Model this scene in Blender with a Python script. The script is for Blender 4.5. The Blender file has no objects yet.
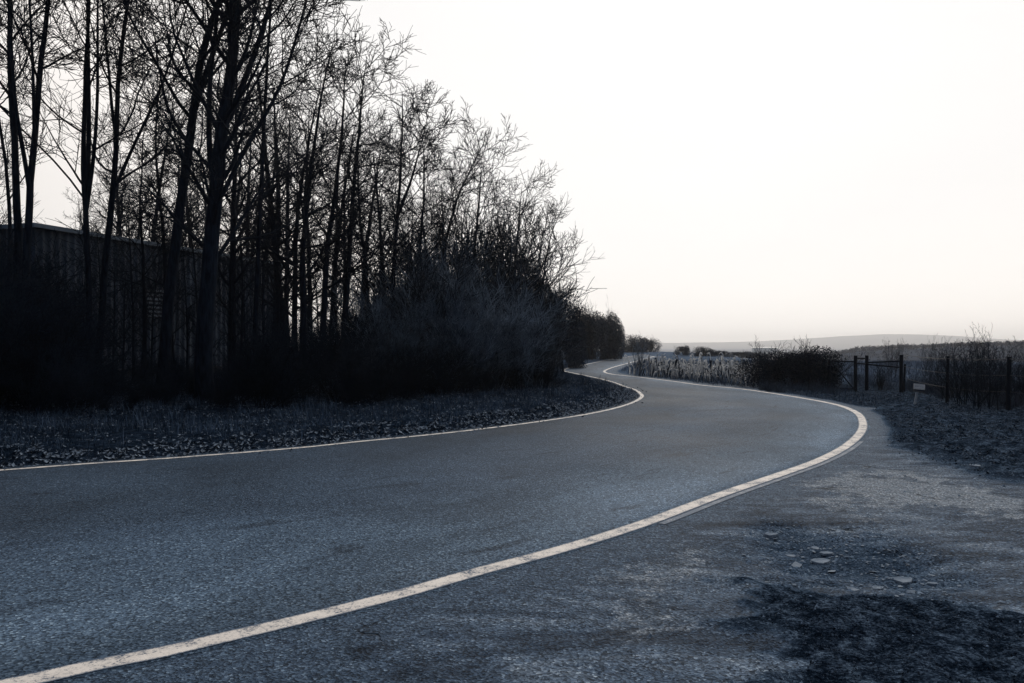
import bpy, math, random
import numpy as np
from mathutils import Vector, Matrix
random.seed(7)
RNG = np.random.default_rng(7)
SC = bpy.context.scene
COL = SC.collection
R_ = math.radians

# ------------------------------------------------------------------ camera, sky, sun, exposure
F, CX, HY, CH = 796.0, 512.0, 345.0, 1.6          # focal in px, centre column, eye-level row, eye height
cam_d = bpy.data.cameras.new('camera')
cam = bpy.data.objects.new('camera', cam_d); COL.objects.link(cam)
cam_d.sensor_width = 36.0; cam_d.lens = F * 36.0 / 1024.0
cam_d.clip_start = 0.05; cam_d.clip_end = 20000
cam.location = (0, 0, CH)
cam.rotation_euler = (R_(90) + math.atan((HY - 341.5) / F), 0, 0)
SC.camera = cam

SUN_AZ, SUN_EL = 14.0, 38.0
SDIR = Vector((math.sin(R_(SUN_AZ)) * math.cos(R_(SUN_EL)), math.cos(R_(SUN_AZ)) * math.cos(R_(SUN_EL)), math.sin(R_(SUN_EL))))
world = bpy.data.worlds.new('World'); SC.world = world; world.use_nodes = True
wn = world.node_tree; wn.nodes.clear()
def N(nt, t, **kw):
    n = nt.nodes.new(t)
    for k, v in kw.items(): setattr(n, k, v)
    return n
w_out = N(wn, 'ShaderNodeOutputWorld'); w_bg = N(wn, 'ShaderNodeBackground')
w_bg.inputs['Strength'].default_value = 0.1
sky = N(wn, 'ShaderNodeTexSky', sky_type='NISHITA', sun_disc=False)
sky.sun_elevation = R_(SUN_EL); sky.sun_rotation = R_(SUN_AZ)
tc = N(wn, 'ShaderNodeTexCoord')
dot = N(wn, 'ShaderNodeVectorMath', operation='DOT_PRODUCT'); dot.inputs[1].default_value = SDIR
wn.links.new(tc.outputs['Generated'], dot.inputs[0])
mr = N(wn, 'ShaderNodeMapRange'); mr.inputs[1].default_value = -1; mr.inputs[2].default_value = 1
wn.links.new(dot.outputs['Value'], mr.inputs[0])
cr = N(wn, 'ShaderNodeValToRGB')                   # overcast sheet: bright round the hidden sun, dull behind
els = cr.color_ramp.elements
els[0].position = 0.0; els[0].color = (.07, .10, .15, 1)
els[1].position = 1.0; els[1].color = (1, 1, 1, 1)
for p, c in ((.45, (.15, .19, .26, 1)), (.64, (.44, .46, .49, 1)), (.795, (.88, .84, .80, 1)), (.88, (1.07, 1.015, .97, 1)), (.93, (1.0, .975, .955, 1)), (.97, (1, .985, .97, 1))):
    e = els.new(p); e.color = c
wn.links.new(mr.outputs[0], cr.inputs[0])
nz = N(wn, 'ShaderNodeTexNoise'); nz.inputs['Scale'].default_value = 2.2; nz.inputs['Detail'].default_value = 3
mp = N(wn, 'ShaderNodeMapping'); mp.inputs['Scale'].default_value = (1, 1, 4)
wn.links.new(tc.outputs['Generated'], mp.inputs[0]); wn.links.new(mp.outputs[0], nz.inputs['Vector'])
nm = N(wn, 'ShaderNodeMapRange'); nm.inputs[3].default_value = 9.3; nm.inputs[4].default_value = 10.1
wn.links.new(nz.outputs[0], nm.inputs[0])
sc_ = N(wn, 'ShaderNodeVectorMath', operation='SCALE')
wn.links.new(cr.outputs[0], sc_.inputs[0]); wn.links.new(nm.outputs[0], sc_.inputs['Scale'])
mx = N(wn, 'ShaderNodeMix', data_type='RGBA'); mx.inputs['Factor'].default_value = 0.96
wn.links.new(sky.outputs[0], mx.inputs[6]); wn.links.new(sc_.outputs[0], mx.inputs[7])
wn.links.new(mx.outputs[2], w_bg.inputs['Color']); wn.links.new(w_bg.outputs[0], w_out.inputs['Surface'])

sun_d = bpy.data.lights.new('sun', 'SUN'); sun_d.energy = 1.5; sun_d.angle = R_(14); sun_d.color = (1, .95, .88)
sun = bpy.data.objects.new('sun', sun_d); COL.objects.link(sun)
sun.rotation_euler = (-SDIR).to_track_quat('-Z', 'Y').to_euler(); sun.location = (0, 0, 60)
SC.view_settings.view_transform = 'Standard'; SC.view_settings.look = 'None'
SC.view_settings.exposure = 0.05; SC.view_settings.gamma = 1.0
SC.cycles.use_denoising = True; SC.cycles.denoising_input_passes = 'RGB_ALBEDO_NORMAL'; SC.cycles.denoising_prefilter = 'ACCURATE'
SC.cycles.max_bounces = 6; SC.cycles.diffuse_bounces = 3; SC.cycles.glossy_bounces = 2; SC.cycles.volume_bounces = 1

# ------------------------------------------------------------------ helpers
def G(px, py, h=0.0):
    z = (CH - h) * F / (py - HY)
    return np.array([(px - CX) / F * z, z, h])
def W(px, py, z):
    return np.array([(px - CX) / F * z, z, CH + (HY - py) / F * z])
def PX(x, y): return CX + F * x / y

def mk_mesh(name, V, faces=None, quads=None, tris=None, smooth=False, uv=None):
    me = bpy.data.meshes.new(name)
    if faces is not None:
        me.from_pydata([tuple(v) for v in V], [], [tuple(f) for f in faces])
    else:
        V = np.asarray(V, dtype=np.float32)
        q = np.zeros((0, 4), np.int32) if quads is None else np.asarray(quads, np.int32)
        t = np.zeros((0, 3), np.int32) if tris is None else np.asarray(tris, np.int32)
        me.vertices.add(len(V)); me.vertices.foreach_set('co', V.ravel())
        nl = q.size + t.size
        me.loops.add(nl); me.loops.foreach_set('vertex_index', np.concatenate([q.ravel(), t.ravel()]))
        ls = np.concatenate([np.arange(len(q)) * 4, q.size + np.arange(len(t)) * 3]).astype(np.int32)
        me.polygons.add(len(q) + len(t)); me.polygons.foreach_set('loop_start', ls)
        me.update(calc_edges=True); me.validate()
    if uv is not None:
        l = me.uv_layers.new(name='UVMap')
        idx = np.zeros(len(me.loops), np.int32); me.loops.foreach_get('vertex_index', idx)
        l.data.foreach_set('uv', np.asarray(uv, np.float32)[idx].ravel())
    if smooth:
        me.polygons.foreach_set('use_smooth', np.ones(len(me.polygons), bool))
    me.update()
    return me
def link(name, me, mat, parent=None):
    o = bpy.data.objects.new(name, me); COL.objects.link(o)
    if mat is not None and not me.materials: me.materials.append(mat)
    if parent is not None: o.parent = parent
    return o
def empty(name, loc=(0, 0, 0), rz=0.0):
    o = bpy.data.objects.new(name, None); COL.objects.link(o)
    o.location = loc; o.rotation_euler = (0, 0, rz); o.empty_display_size = .2
    return o
def tag(o, label=None, cat=None, group=None, kind=None):
    if label: o['label'] = label
    if cat: o['category'] = cat
    if group: o['group'] = group
    if kind: o['kind'] = kind
    return o
def copy_tree(root):
    c = root.copy(); COL.objects.link(c)
    for ch in root.children:
        d = ch.copy(); COL.objects.link(d); d.parent = c
        for g in ch.children:
            e = g.copy(); COL.objects.link(e); e.parent = d
    return c
ORD = ['zeroth', 'first', 'second', 'third', 'fourth', 'fifth', 'sixth', 'seventh', 'eighth', 'ninth', 'tenth', 'eleventh', 'twelfth',
       'thirteenth', 'fourteenth', 'fifteenth', 'sixteenth', 'seventeenth', 'eighteenth', 'nineteenth', 'twentieth']
def ordinal(k):
    if k <= 20: return ORD[k]
    tens = {2: 'twenty', 3: 'thirty', 4: 'forty', 5: 'fifty'}[k // 10]
    return (tens + '-' + ORD[k % 10]) if k % 10 else {2: 'twentieth', 3: 'thirtieth', 4: 'fortieth', 5: 'fiftieth'}[k // 10]

# vectorised value noise
def _h(ix, iy, s):
    n = (ix.astype(np.int64) * 374761393 + iy.astype(np.int64) * 668265263 + s * 69069) & 0x7fffffff
    n = ((n ^ (n >> 13)) * 1274126177) & 0x7fffffff
    return ((n ^ (n >> 16)) & 0xffff) / 65535.0
def vnoise(x, y, s=0):
    ix, iy = np.floor(x), np.floor(y); fx, fy = x - ix, y - iy
    fx = fx * fx * (3 - 2 * fx); fy = fy * fy * (3 - 2 * fy)
    a, b, c, d = _h(ix, iy, s), _h(ix + 1, iy, s), _h(ix, iy + 1, s), _h(ix + 1, iy + 1, s)
    return (a + (b - a) * fx) * (1 - fy) + (c + (d - c) * fx) * fy
def fbm(x, y, s=0, o=4):
    v, a, t = 0, 1.0, 0
    for k in range(o):
        v = v + a * vnoise(x * 2 ** k, y * 2 ** k, s + k * 17); t += a; a *= .5
    return v / t
def sstep(a, b, x):
    t = np.clip((x - a) / (b - a), 0, 1); return t * t * (3 - 2 * t)

# ------------------------------------------------------------------ materials
def B(c):
    # the whole place is seen in one cold cast: dark colours lean to slate blue
    l = .2126 * c[0] + .7152 * c[1] + .0722 * c[2]; k = 1 - min(1, max(0, (l - .15) / .2))
    t = (c[0] * (1 - .18 * k), c[1] * (1 - .01 * k), c[2] * (1 + .19 * k))
    return t
def mat(name, col, rough=.9, spec=.1, var=None, scale=6.0, bump=0.0, bscale=40.0, detail=5, stretch=(1, 1, 1), obvar=0.0, transl=0.0):
    m = bpy.data.materials.new(name); m.use_nodes = True
    nt = m.node_tree; b = nt.nodes['Principled BSDF']
    b.inputs['Roughness'].default_value = rough; b.inputs['Specular IOR Level'].default_value = spec
    c1 = tuple(B(col)) + (1,)
    if var is None: b.inputs['Base Color'].default_value = c1
    tc = N(nt, 'ShaderNodeTexCoord'); mp = N(nt, 'ShaderNodeMapping'); mp.inputs['Scale'].default_value = stretch
    nt.links.new(tc.outputs['Object'], mp.inputs[0])
    if var is not None:
        nz = N(nt, 'ShaderNodeTexNoise'); nz.inputs['Scale'].default_value = scale; nz.inputs['Detail'].default_value = detail
        nt.links.new(mp.outputs[0], nz.inputs['Vector'])
        rp = N(nt, 'ShaderNodeValToRGB'); rp.color_ramp.elements[0].position = .34; rp.color_ramp.elements[1].position = .66
        rp.color_ramp.elements[0].color = tuple(B(var)) + (1,); rp.color_ramp.elements[1].color = c1
        nt.links.new(nz.outputs[0], rp.inputs[0]); last = rp.outputs[0]
        if obvar > 0:
            oi = N(nt, 'ShaderNodeObjectInfo'); hm = N(nt, 'ShaderNodeMapRange')
            hm.inputs[3].default_value = 1 - obvar; hm.inputs[4].default_value = 1 + obvar
            nt.links.new(oi.outputs['Random'], hm.inputs[0])
            vs = N(nt, 'ShaderNodeVectorMath', operation='SCALE')
            nt.links.new(last, vs.inputs[0]); nt.links.new(hm.outputs[0], vs.inputs['Scale']); last = vs.outputs[0]
        nt.links.new(last, b.inputs['Base Color'])
    if transl > 0:
        tr = N(nt, 'ShaderNodeBsdfTranslucent'); ms = N(nt, 'ShaderNodeMixShader'); ms.inputs[0].default_value = transl
        if var is not None: nt.links.new(last, tr.inputs[0])
        else: tr.inputs[0].default_value = c1
        nt.links.new(b.outputs[0], ms.inputs[1]); nt.links.new(tr.outputs[0], ms.inputs[2])
        nt.links.new(ms.outputs[0], nt.nodes['Material Output'].inputs['Surface'])
    if bump > 0:
        nb = N(nt, 'ShaderNodeTexNoise'); nb.inputs['Scale'].default_value = bscale; nb.inputs['Detail'].default_value = 4
        nt.links.new(mp.outputs[0], nb.inputs['Vector'])
        bp = N(nt, 'ShaderNodeBump'); bp.inputs['Strength'].default_value = bump; bp.inputs['Distance'].default_value = .02
        nt.links.new(nb.outputs[0], bp.inputs['Height']); nt.links.new(bp.outputs[0], b.inputs['Normal'])
    return m
def noise_of(nt, vec, scale, detail=5, rough=.55, dist=0.0):
    n = N(nt, 'ShaderNodeTexNoise'); n.inputs['Scale'].default_value = scale; n.inputs['Detail'].default_value = detail
    n.inputs['Roughness'].default_value = rough; n.inputs['Distortion'].default_value = dist
    nt.links.new(vec, n.inputs['Vector']); return n.outputs[0]
def ramp(nt, fac, *stops):
    stops = [(p, c if c[0] == c[1] == c[2] else B(c)) for p, c in stops]
    r = N(nt, 'ShaderNodeValToRGB'); e = r.color_ramp.elements
    e[0].position, e[0].color = stops[0][0], tuple(stops[0][1]) + (1,)
    e[1].position, e[1].color = stops[-1][0], tuple(stops[-1][1]) + (1,)
    for p, c in stops[1:-1]:
        x = e.new(p); x.color = tuple(c) + (1,)
    nt.links.new(fac, r.inputs[0]); return r.outputs[0]
def mixc(nt, fac, a, b, mode='MIX'):
    m = N(nt, 'ShaderNodeMix', data_type='RGBA', blend_type=mode)
    for s, v in ((0, fac), (6, a), (7, b)):
        if hasattr(v, 'is_output'): nt.links.new(v, m.inputs[s])
        else: m.inputs[s].default_value = v if s == 0 else tuple(B(v)) + (1,)
    return m.outputs[2]
def math_(nt, op, a, b=None, clamp=False):
    m = N(nt, 'ShaderNodeMath', operation=op); m.use_clamp = clamp
    for s, v in ((0, a), (1, b)):
        if v is None: continue
        if hasattr(v, 'is_output'): nt.links.new(v, m.inputs[s])
        else: m.inputs[s].default_value = v
    return m.outputs[0]
g1 = lambda v: (v, v, v)

M = {}
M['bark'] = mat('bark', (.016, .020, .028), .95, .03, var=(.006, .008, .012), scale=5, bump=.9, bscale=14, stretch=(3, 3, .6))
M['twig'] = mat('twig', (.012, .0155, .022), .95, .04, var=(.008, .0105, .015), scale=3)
M['shrub_twig'] = mat('shrub_twig', (.165, .185, .21), .95, .02, var=(.009, .012, .017), scale=2.2, obvar=.5)
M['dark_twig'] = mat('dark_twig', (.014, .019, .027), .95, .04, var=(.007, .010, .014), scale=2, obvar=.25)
M['leaf_dark'] = mat('leaf_dark', (.028, .039, .054), .9, .06, var=(.012, .018, .027), scale=1.2, obvar=.25)
M['hedge'] = mat('hedge', (.016, .022, .032), .95, .05, var=(.008, .011, .017), scale=1.5)
M['shed'] = mat('shed', (.036, .048, .064), .6, .12, var=(.018, .025, .035), scale=.8, stretch=(1, 1, .25))
M['shed_dark'] = mat('shed_dark', (.012, .016, .022), .7, .2)
M['shed_trim'] = mat('shed_trim', (.13, .145, .165), .5, .15, var=(.07, .082, .095), scale=2)
M['post'] = mat('post', (.011, .014, .019), .95, .05, var=(.006, .008, .012), scale=8, bump=.4, stretch=(4, 4, .6))
M['wire'] = mat('wire', (.012, .016, .022), .6, .3)
M['sign'] = mat('sign', (.52, .52, .53), .6, .2, var=(.36, .37, .39), scale=12)
M['sign_post'] = mat('sign_post', (.36, .37, .39), .7, .2, var=(.24, .25, .27), scale=14)
M['dark_edge'] = mat('dark_edge', (.02, .024, .03), .7, .2)
M['leaf_litter'] = mat('leaf_litter', (.22, .25, .29), .95, .05, var=(.010, .015, .022), scale=17, detail=4)
M['soil_clod'] = mat('soil_clod', (.10, .12, .145), .95, .04, var=(.005, .007, .011), scale=22, detail=3)
M['soil_crumb'] = mat('soil_crumb', (.05, .062, .08), .95, .02, var=(.004, .006, .009), scale=30, detail=3)
M['grass'] = mat('grass', (.085, .107, .137), .95, .05, var=(.012, .017, .025), scale=1.6, detail=9)
M['field_grass'] = mat('field_grass', (.09, .107, .135), .95, .05, var=(.04, .052, .07), scale=.4, detail=6)
M['stalk_pale'] = mat('stalk_pale', (.52, .51, .50), .95, .05, var=(.20, .21, .225), scale=5, transl=.45)
M['stalk_dark'] = mat('stalk_dark', (.03, .037, .048), .95, .05, var=(.016, .02, .028), scale=3)
M['weed'] = mat('weed', (.075, .09, .115), .95, .04, var=(.022, .028, .038), scale=2.5, obvar=.35, transl=.2)
M['stone'] = mat('stone', (.22, .235, .255), .9, .08, var=(.10, .115, .135), scale=9, bump=.6, bscale=30)
M['gravel'] = mat('gravel', (.13, .155, .19), .95, .05, var=(.03, .04, .055), scale=25, detail=4)
M['far_wood'] = mat('far_wood', (.036, .055, .085), .95, 0, var=(.02, .03, .046), scale=.05)
M['far_build'] = mat('far_build', (.75, .74, .72), .6, .2)
M['far_roof'] = mat('far_roof', (.5, .49, .48), .6, .2)

# asphalt
def asphalt_mat():
    m = bpy.data.materials.new('asphalt'); m.use_nodes = True
    nt = m.node_tree; b = nt.nodes['Principled BSDF']
    tc = N(nt, 'ShaderNodeTexCoord'); P = tc.outputs['Object']
    uvm = N(nt, 'ShaderNodeMapping'); uvm.inputs['Scale'].default_value = (.22, 2.2, 1)
    nt.links.new(tc.outputs['UV'], uvm.inputs[0])
    big = noise_of(nt, P, .28, 5)
    streak = noise_of(nt, uvm.outputs[0], 1.6, 6, .6, .6)
    base = ramp(nt, big, (.3, (.042, .057, .077)), (.7, (.060, .079, .103)))
    base = mixc(nt, 1.0, base, ramp(nt, streak, (.3, g1(.66)), (.5, g1(.95)), (.7, g1(1.2))), 'MULTIPLY')
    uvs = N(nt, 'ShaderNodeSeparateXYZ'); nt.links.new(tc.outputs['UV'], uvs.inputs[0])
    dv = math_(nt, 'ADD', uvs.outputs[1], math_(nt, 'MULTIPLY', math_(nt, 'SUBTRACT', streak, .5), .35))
    base = mixc(nt, 1.0, base, ramp(nt, dv, (.0, g1(.68)), (.35, g1(.8)), (.62, g1(1.0)), (.82, (1.42, 1.38, 1.31)), (1, (2.1, 1.98, 1.83))), 'MULTIPLY')  # right-side dust, with the line's glow and left-hand shade painted into the colour
    # dark scuffs
    sm = N(nt, 'ShaderNodeMapping'); sm.inputs['Scale'].default_value = (.9, 26, 1)
    nt.links.new(tc.outputs['UV'], sm.inputs[0])
    sc = noise_of(nt, sm.outputs[0], 1.0, 3, .5, .3)
    base = mixc(nt, ramp(nt, sc, (.61, g1(0)), (.70, g1(.6))), base, (.018, .024, .033))
    # aggregate speckle
    v = N(nt, 'ShaderNodeTexVoronoi'); v.inputs['Scale'].default_value = 72; nt.links.new(P, v.inputs['Vector'])
    sep = N(nt, 'ShaderNodeSeparateColor'); nt.links.new(v.outputs['Color'], sep.inputs[0])
    base = mixc(nt, 1.0, base, ramp(nt, sep.outputs[0], (0, g1(.28)), (.45, g1(.8)), (.78, g1(1.3)), (.93, (1.7, 1.62, 1.52)), (1, (3.4, 3.0, 2.6))), 'MULTIPLY')
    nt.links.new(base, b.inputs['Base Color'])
    b.inputs['Specular IOR Level'].default_value = .025
    rg = ramp(nt, big, (.3, g1(.52)), (.7, g1(.66))); nt.links.new(rg, b.inputs['Roughness'])
    bp = N(nt, 'ShaderNodeBump'); bp.inputs['Strength'].default_value = .55; bp.inputs['Distance'].default_value = .008
    h = math_(nt, 'ADD', v.outputs['Distance'], noise_of(nt, P, 22, 4))
    nt.links.new(h, bp.inputs['Height']); nt.links.new(bp.outputs[0], b.inputs['Normal'])
    return m
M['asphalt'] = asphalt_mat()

def paint_mat(name, lo, hi, col=(.60, .565, .53)):
    m = bpy.data.materials.new(name); m.use_nodes = True
    nt = m.node_tree; b = nt.nodes['Principled BSDF']
    tc = N(nt, 'ShaderNodeTexCoord'); P = tc.outputs['Object']
    fine = noise_of(nt, P, 55, 5, .8); mid = noise_of(nt, P, 4.5, 6, .7)
    f = math_(nt, 'ADD', math_(nt, 'MULTIPLY', fine, .55), math_(nt, 'MULTIPLY', mid, .45))
    w = ramp(nt, f, (lo, g1(0)), (hi, g1(1)))
    uvm = N(nt, 'ShaderNodeSeparateXYZ'); nt.links.new(tc.outputs['UV'], uvm.inputs[0])
    # ragged long edges: paint ends where |v-.5| plus noise passes .5
    e = math_(nt, 'ABSOLUTE', math_(nt, 'SUBTRACT', uvm.outputs[1], .5))
    e2 = math_(nt, 'ADD', e, math_(nt, 'MULTIPLY', math_(nt, 'SUBTRACT', fine, .5), .45))
    w = math_(nt, 'MULTIPLY', w, ramp(nt, e2, (.38, g1(1)), (.46, g1(0))))
    pc = ramp(nt, mid, (.3, tuple(c * .72 for c in col)), (.65, col))
    nt.links.new(mixc(nt, w, (.05, .07, .098), pc), b.inputs['Base Color'])
    b.inputs['Roughness'].default_value = .7; b.inputs['Specular IOR Level'].default_value = .25
    bp = N(nt, 'ShaderNodeBump'); bp.inputs['Strength'].default_value = .4; bp.inputs['Distance'].default_value = .006
    nt.links.new(fine, bp.inputs['Height']); nt.links.new(bp.outputs[0], b.inputs['Normal'])
    return m
M['paint'] = paint_mat('road_paint', .425, .50, (.66, .61, .565))
M['paint_ghost'] = paint_mat('worn_road_paint', .50, .60, (.30, .30, .31))

def ground_mat():
    m = bpy.data.materials.new('ground'); m.use_nodes = True
    nt = m.node_tree; b = nt.nodes['Principled BSDF']
    tc = N(nt, 'ShaderNodeTexCoord'); P = tc.outputs['Object']
    at = N(nt, 'ShaderNodeAttribute', attribute_name='cover'); s = N(nt, 'ShaderNodeSeparateColor'); nt.links.new(at.outputs['Color'], s.inputs[0])
    at2 = N(nt, 'ShaderNodeAttribute', attribute_name='land'); s2 = N(nt, 'ShaderNodeSeparateColor'); nt.links.new(at2.outputs['Color'], s2.inputs[0])
    n1, n2, n3 = noise_of(nt, P, .9, 6, .6, .4), noise_of(nt, P, 7, 6, .65), noise_of(nt, P, 45, 4, .7)
    mp = N(nt, 'ShaderNodeMapping'); mp.inputs['Scale'].default_value = (.55, 1.6, 1); nt.links.new(P, mp.inputs[0])
    n4 = noise_of(nt, mp.outputs[0], 1.3, 7, .65, 1.2)
    # worn tarmac and dust of the lay-by
    base = ramp(nt, n4, (.30, (.011, .017, .026)), (.43, (.040, .055, .076)), (.55, (.085, .107, .136)), (.68, (.17, .192, .22)))
    base = mixc(nt, 1.0, base, ramp(nt, n2, (.3, g1(.7)), (.7, g1(1.25))), 'MULTIPLY')
    base = mixc(nt, s2.outputs[2], base, ramp(nt, n2, (.3, (.042, .058, .08)), (.7, (.085, .11, .14))))
    pale = ramp(nt, n2, (.3, (.11, .128, .15)), (.7, (.23, .243, .26)))
    soil = ramp(nt, math_(nt, 'ADD', math_(nt, 'MULTIPLY', n2, .5), math_(nt, 'MULTIPLY', n3, .5)), (.40, (.003, .005, .008)), (.475, (.008, .012, .018)), (.53, (.028, .037, .050)), (.61, (.10, .12, .145)))
    verge = ramp(nt, n2, (.33, (.003, .005, .008)), (.52, (.011, .016, .024)), (.7, (.035, .046, .062)))
    def sharp(sig, amt=.5):
        f = math_(nt, 'ADD', sig, math_(nt, 'MULTIPLY', math_(nt, 'SUBTRACT', math_(nt, 'ADD', math_(nt, 'MULTIPLY', n2, .55), math_(nt, 'MULTIPLY', n3, .45)), .5), amt * 2))
        return ramp(nt, f, (.36, g1(0)), (.64, g1(1)))
    c = mixc(nt, sharp(s.outputs[2], .9), base, pale)
    # cracks in the lay-by tarmac
    vo = N(nt, 'ShaderNodeTexVoronoi', feature='DISTANCE_TO_EDGE'); vo.inputs['Scale'].default_value = .75
    wv = N(nt, 'ShaderNodeVectorMath', operation='ADD'); nt.links.new(P, wv.inputs[0])
    nzc = N(nt, 'ShaderNodeTexNoise'); nzc.inputs['Scale'].default_value = 2.5; nzc.inputs['Detail'].default_value = 5; nt.links.new(P, nzc.inputs['Vector'])
    vsc = N(nt, 'ShaderNodeVectorMath', operation='SCALE'); vsc.inputs['Scale'].default_value = .55
    nt.links.new(nzc.outputs['Color'], vsc.inputs[0]); nt.links.new(vsc.outputs[0], wv.inputs[1]); nt.links.new(wv.outputs[0], vo.inputs['Vector'])
    crk = math_(nt, 'MULTIPLY', ramp(nt, vo.outputs['Distance'], (.002, g1(1)), (.012, g1(0))), ramp(nt, n1, (.52, g1(0)), (.62, g1(.8))))
    c = mixc(nt, crk, c, (.006, .008, .011))
    v = N(nt, 'ShaderNodeTexVoronoi'); v.inputs['Scale'].default_value = 72; nt.links.new(P, v.inputs['Vector'])
    sv = N(nt, 'ShaderNodeSeparateColor'); nt.links.new(v.outputs['Color'], sv.inputs[0])
    c = mixc(nt, 1.0, c, ramp(nt, sv.outputs[0], (0, g1(.28)), (.45, g1(.8)), (.78, g1(1.3)), (.93, (1.7, 1.62, 1.52)), (1, (3.4, 3.0, 2.6))), 'MULTIPLY')
    c = mixc(nt, sharp(s.outputs[1], .95), c, soil)
    c = mixc(nt, sharp(s.outputs[0], .3), c, verge)
    field = ramp(nt, noise_of(nt, P, .12, 7, .65), (.3, (.05, .063, .082)), (.7, (.105, .122, .148)))
    c = mixc(nt, s2.outputs[0], c, field)
    wood = ramp(nt, noise_of(nt, P, .03, 8, .7), (.3, (.024, .032, .045)), (.7, (.05, .064, .085)))
    c = mixc(nt, s2.outputs[1], c, wood)
    nt.links.new(c, b.inputs['Base Color'])
    rough = math_(nt, 'MAXIMUM', math_(nt, 'MAXIMUM', s.outputs[0], s.outputs[1]), math_(nt, 'MAXIMUM', s2.outputs[0], s2.outputs[1]))
    rough = math_(nt, 'MULTIPLY', rough, 2.5, clamp=True)
    spc = N(nt, 'ShaderNodeMapRange'); spc.inputs[3].default_value = .05; spc.inputs[4].default_value = 0.0; nt.links.new(rough, spc.inputs[0])
    nt.links.new(spc.outputs[0], b.inputs['Specular IOR Level'])
    b.inputs['Roughness'].default_value = .66
    bp = N(nt, 'ShaderNodeBump'); bp.inputs['Strength'].default_value = .9; bp.inputs['Distance'].default_value = .045
    h = math_(nt, 'ADD', math_(nt, 'ADD', n2, math_(nt, 'MULTIPLY', n3, .5)), math_(nt, 'MULTIPLY', v.outputs['Distance'], .25))
    h = math_(nt, 'SUBTRACT', h, math_(nt, 'MULTIPLY', crk, .7))
    nt.links.new(h, bp.inputs['Height']); nt.links.new(bp.outputs[0], b.inputs['Normal'])
    return m
M['ground'] = ground_mat()

# ------------------------------------------------------------------ road layout (edge lines traced, laid on the ground in metres)
def spline(P, n=24):
    P = np.asarray(P, float); Q = np.vstack([2 * P[0] - P[1], P, 2 * P[-1] - P[-2]])
    out = []
    for i in range(1, len(Q) - 2):
        p0, p1, p2, p3 = Q[i - 1], Q[i], Q[i + 1], Q[i + 2]
        t0 = 0; t1 = t0 + np.sqrt(np.linalg.norm(p1 - p0)) + 1e-6; t2 = t1 + np.sqrt(np.linalg.norm(p2 - p1)) + 1e-6; t3 = t2 + np.sqrt(np.linalg.norm(p3 - p2)) + 1e-6
        for t in np.linspace(t1, t2, n, endpoint=False):
            A1 = (t1 - t) / (t1 - t0) * p0 + (t - t0) / (t1 - t0) * p1
            A2 = (t2 - t) / (t2 - t1) * p1 + (t - t1) / (t2 - t1) * p2
            A3 = (t3 - t) / (t3 - t2) * p2 + (t - t2) / (t3 - t2) * p3
            B1 = (t2 - t) / (t2 - t0) * A1 + (t - t0) / (t2 - t0) * A2
            B2 = (t3 - t) / (t3 - t1) * A2 + (t - t1) / (t3 - t1) * A3
            out.append((t2 - t) / (t2 - t1) * B1 + (t - t1) / (t2 - t1) * B2)
    out.append(P[-1]); return np.array(out)
LPX = [(0, 470.3), (94, 463.3), (164, 458.6), (237, 453), (310, 446.8), (357, 441.8), (416, 436.2), (480, 429.2), (554, 419.5), (595, 412.7), (622, 406.3), (636, 401), (642, 396.3), (640.3, 393.4), (634.3, 389.5), (626, 387), (612.5, 382), (595, 377.6), (576, 373.6), (564, 370.8), (568, 368.2), (587, 364.2), (605.6, 360.3), (624, 357.3)]
RPX = [(-20, 690), (30, 680), (100, 664), (160, 652.5), (200, 643), (300, 619.5), (400, 594), (480, 571), (560, 549.5), (640, 524.5), (720, 494.8), (778, 475), (817, 461), (844.5, 447), (860, 433), (862.7, 423), (856, 412.5), (837, 405), (809, 399.3), (768, 392.7), (739, 388.7), (700, 385), (677, 381.8), (649.4, 378.3), (627.5, 375.9), (611, 374), (604.3, 371.7), (608.4, 369), (617, 366.2), (628, 363.3)]
Lw = [G(*p)[:2] for p in LPX]; Rw = [G(*p)[:2] for p in RPX]
def ext(P, d0, d1):
    a = P[0] - P[1]; b = P[-1] - P[-2]
    a /= np.linalg.norm(a); b /= np.linalg.norm(b)
    return [P[0] + a * d0] + P + [P[-1] + b * d1]
Lw = ext(Lw, 22, 40); Rw = ext(Rw, 16, 45)
# the far reach bends on behind the maize: keep both edges about four metres apart
Lc, Rc = spline(Lw), spline(Rw)
def arclen(P):
    return np.concatenate([[0], np.cumsum(np.linalg.norm(np.diff(P, axis=0), axis=1))])
def resample(P, s):
    a = arclen(P); return np.stack([np.interp(s, a, P[:, k]) for k in range(2)], 1)
def near_s(P, q):
    a = arclen(P); return a[np.argmin(np.linalg.norm(P - q, axis=1))]
pairs = [((0, 470.3), (320, 612.8)), ((357, 441.8), (720, 494.8)), ((595, 412.7), (862.7, 423)), ((642, 396.3), (809, 399.3)), ((612.5, 382), (649.4, 378.3)), ((564, 370.8), (604.3, 371.7)), ((624, 357.3), (628, 363.3))]
aL, aR = arclen(Lc), arclen(Rc)
sL = [0] + [near_s(Lc, G(*p)[:2]) for p, q in pairs] + [aL[-1]]
sR = [0] + [near_s(Rc, G(*q)[:2]) for p, q in pairs] + [aR[-1]]
T = np.concatenate([np.linspace(i, i + 1, 44, endpoint=False) for i in range(len(sL) - 1)] + [[len(sL) - 1.0]])
LT = resample(Lc, np.interp(T, np.arange(len(sL)), sL)); RT = resample(Rc, np.interp(T, np.arange(len(sR)), sR))
def normals(P):
    d = np.gradient(P, axis=0); d /= np.linalg.norm(d, axis=1)[:, None] + 1e-9
    return np.stack([-d[:, 1], d[:, 0]], 1)                 # points to the left of travel
def smooth1(a, k=7):
    ker = np.ones(k) / k; return np.stack([np.convolve(np.pad(a[:, j], k // 2, mode='edge'), ker, 'valid') for j in range(a.shape[1])], 1)
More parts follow.
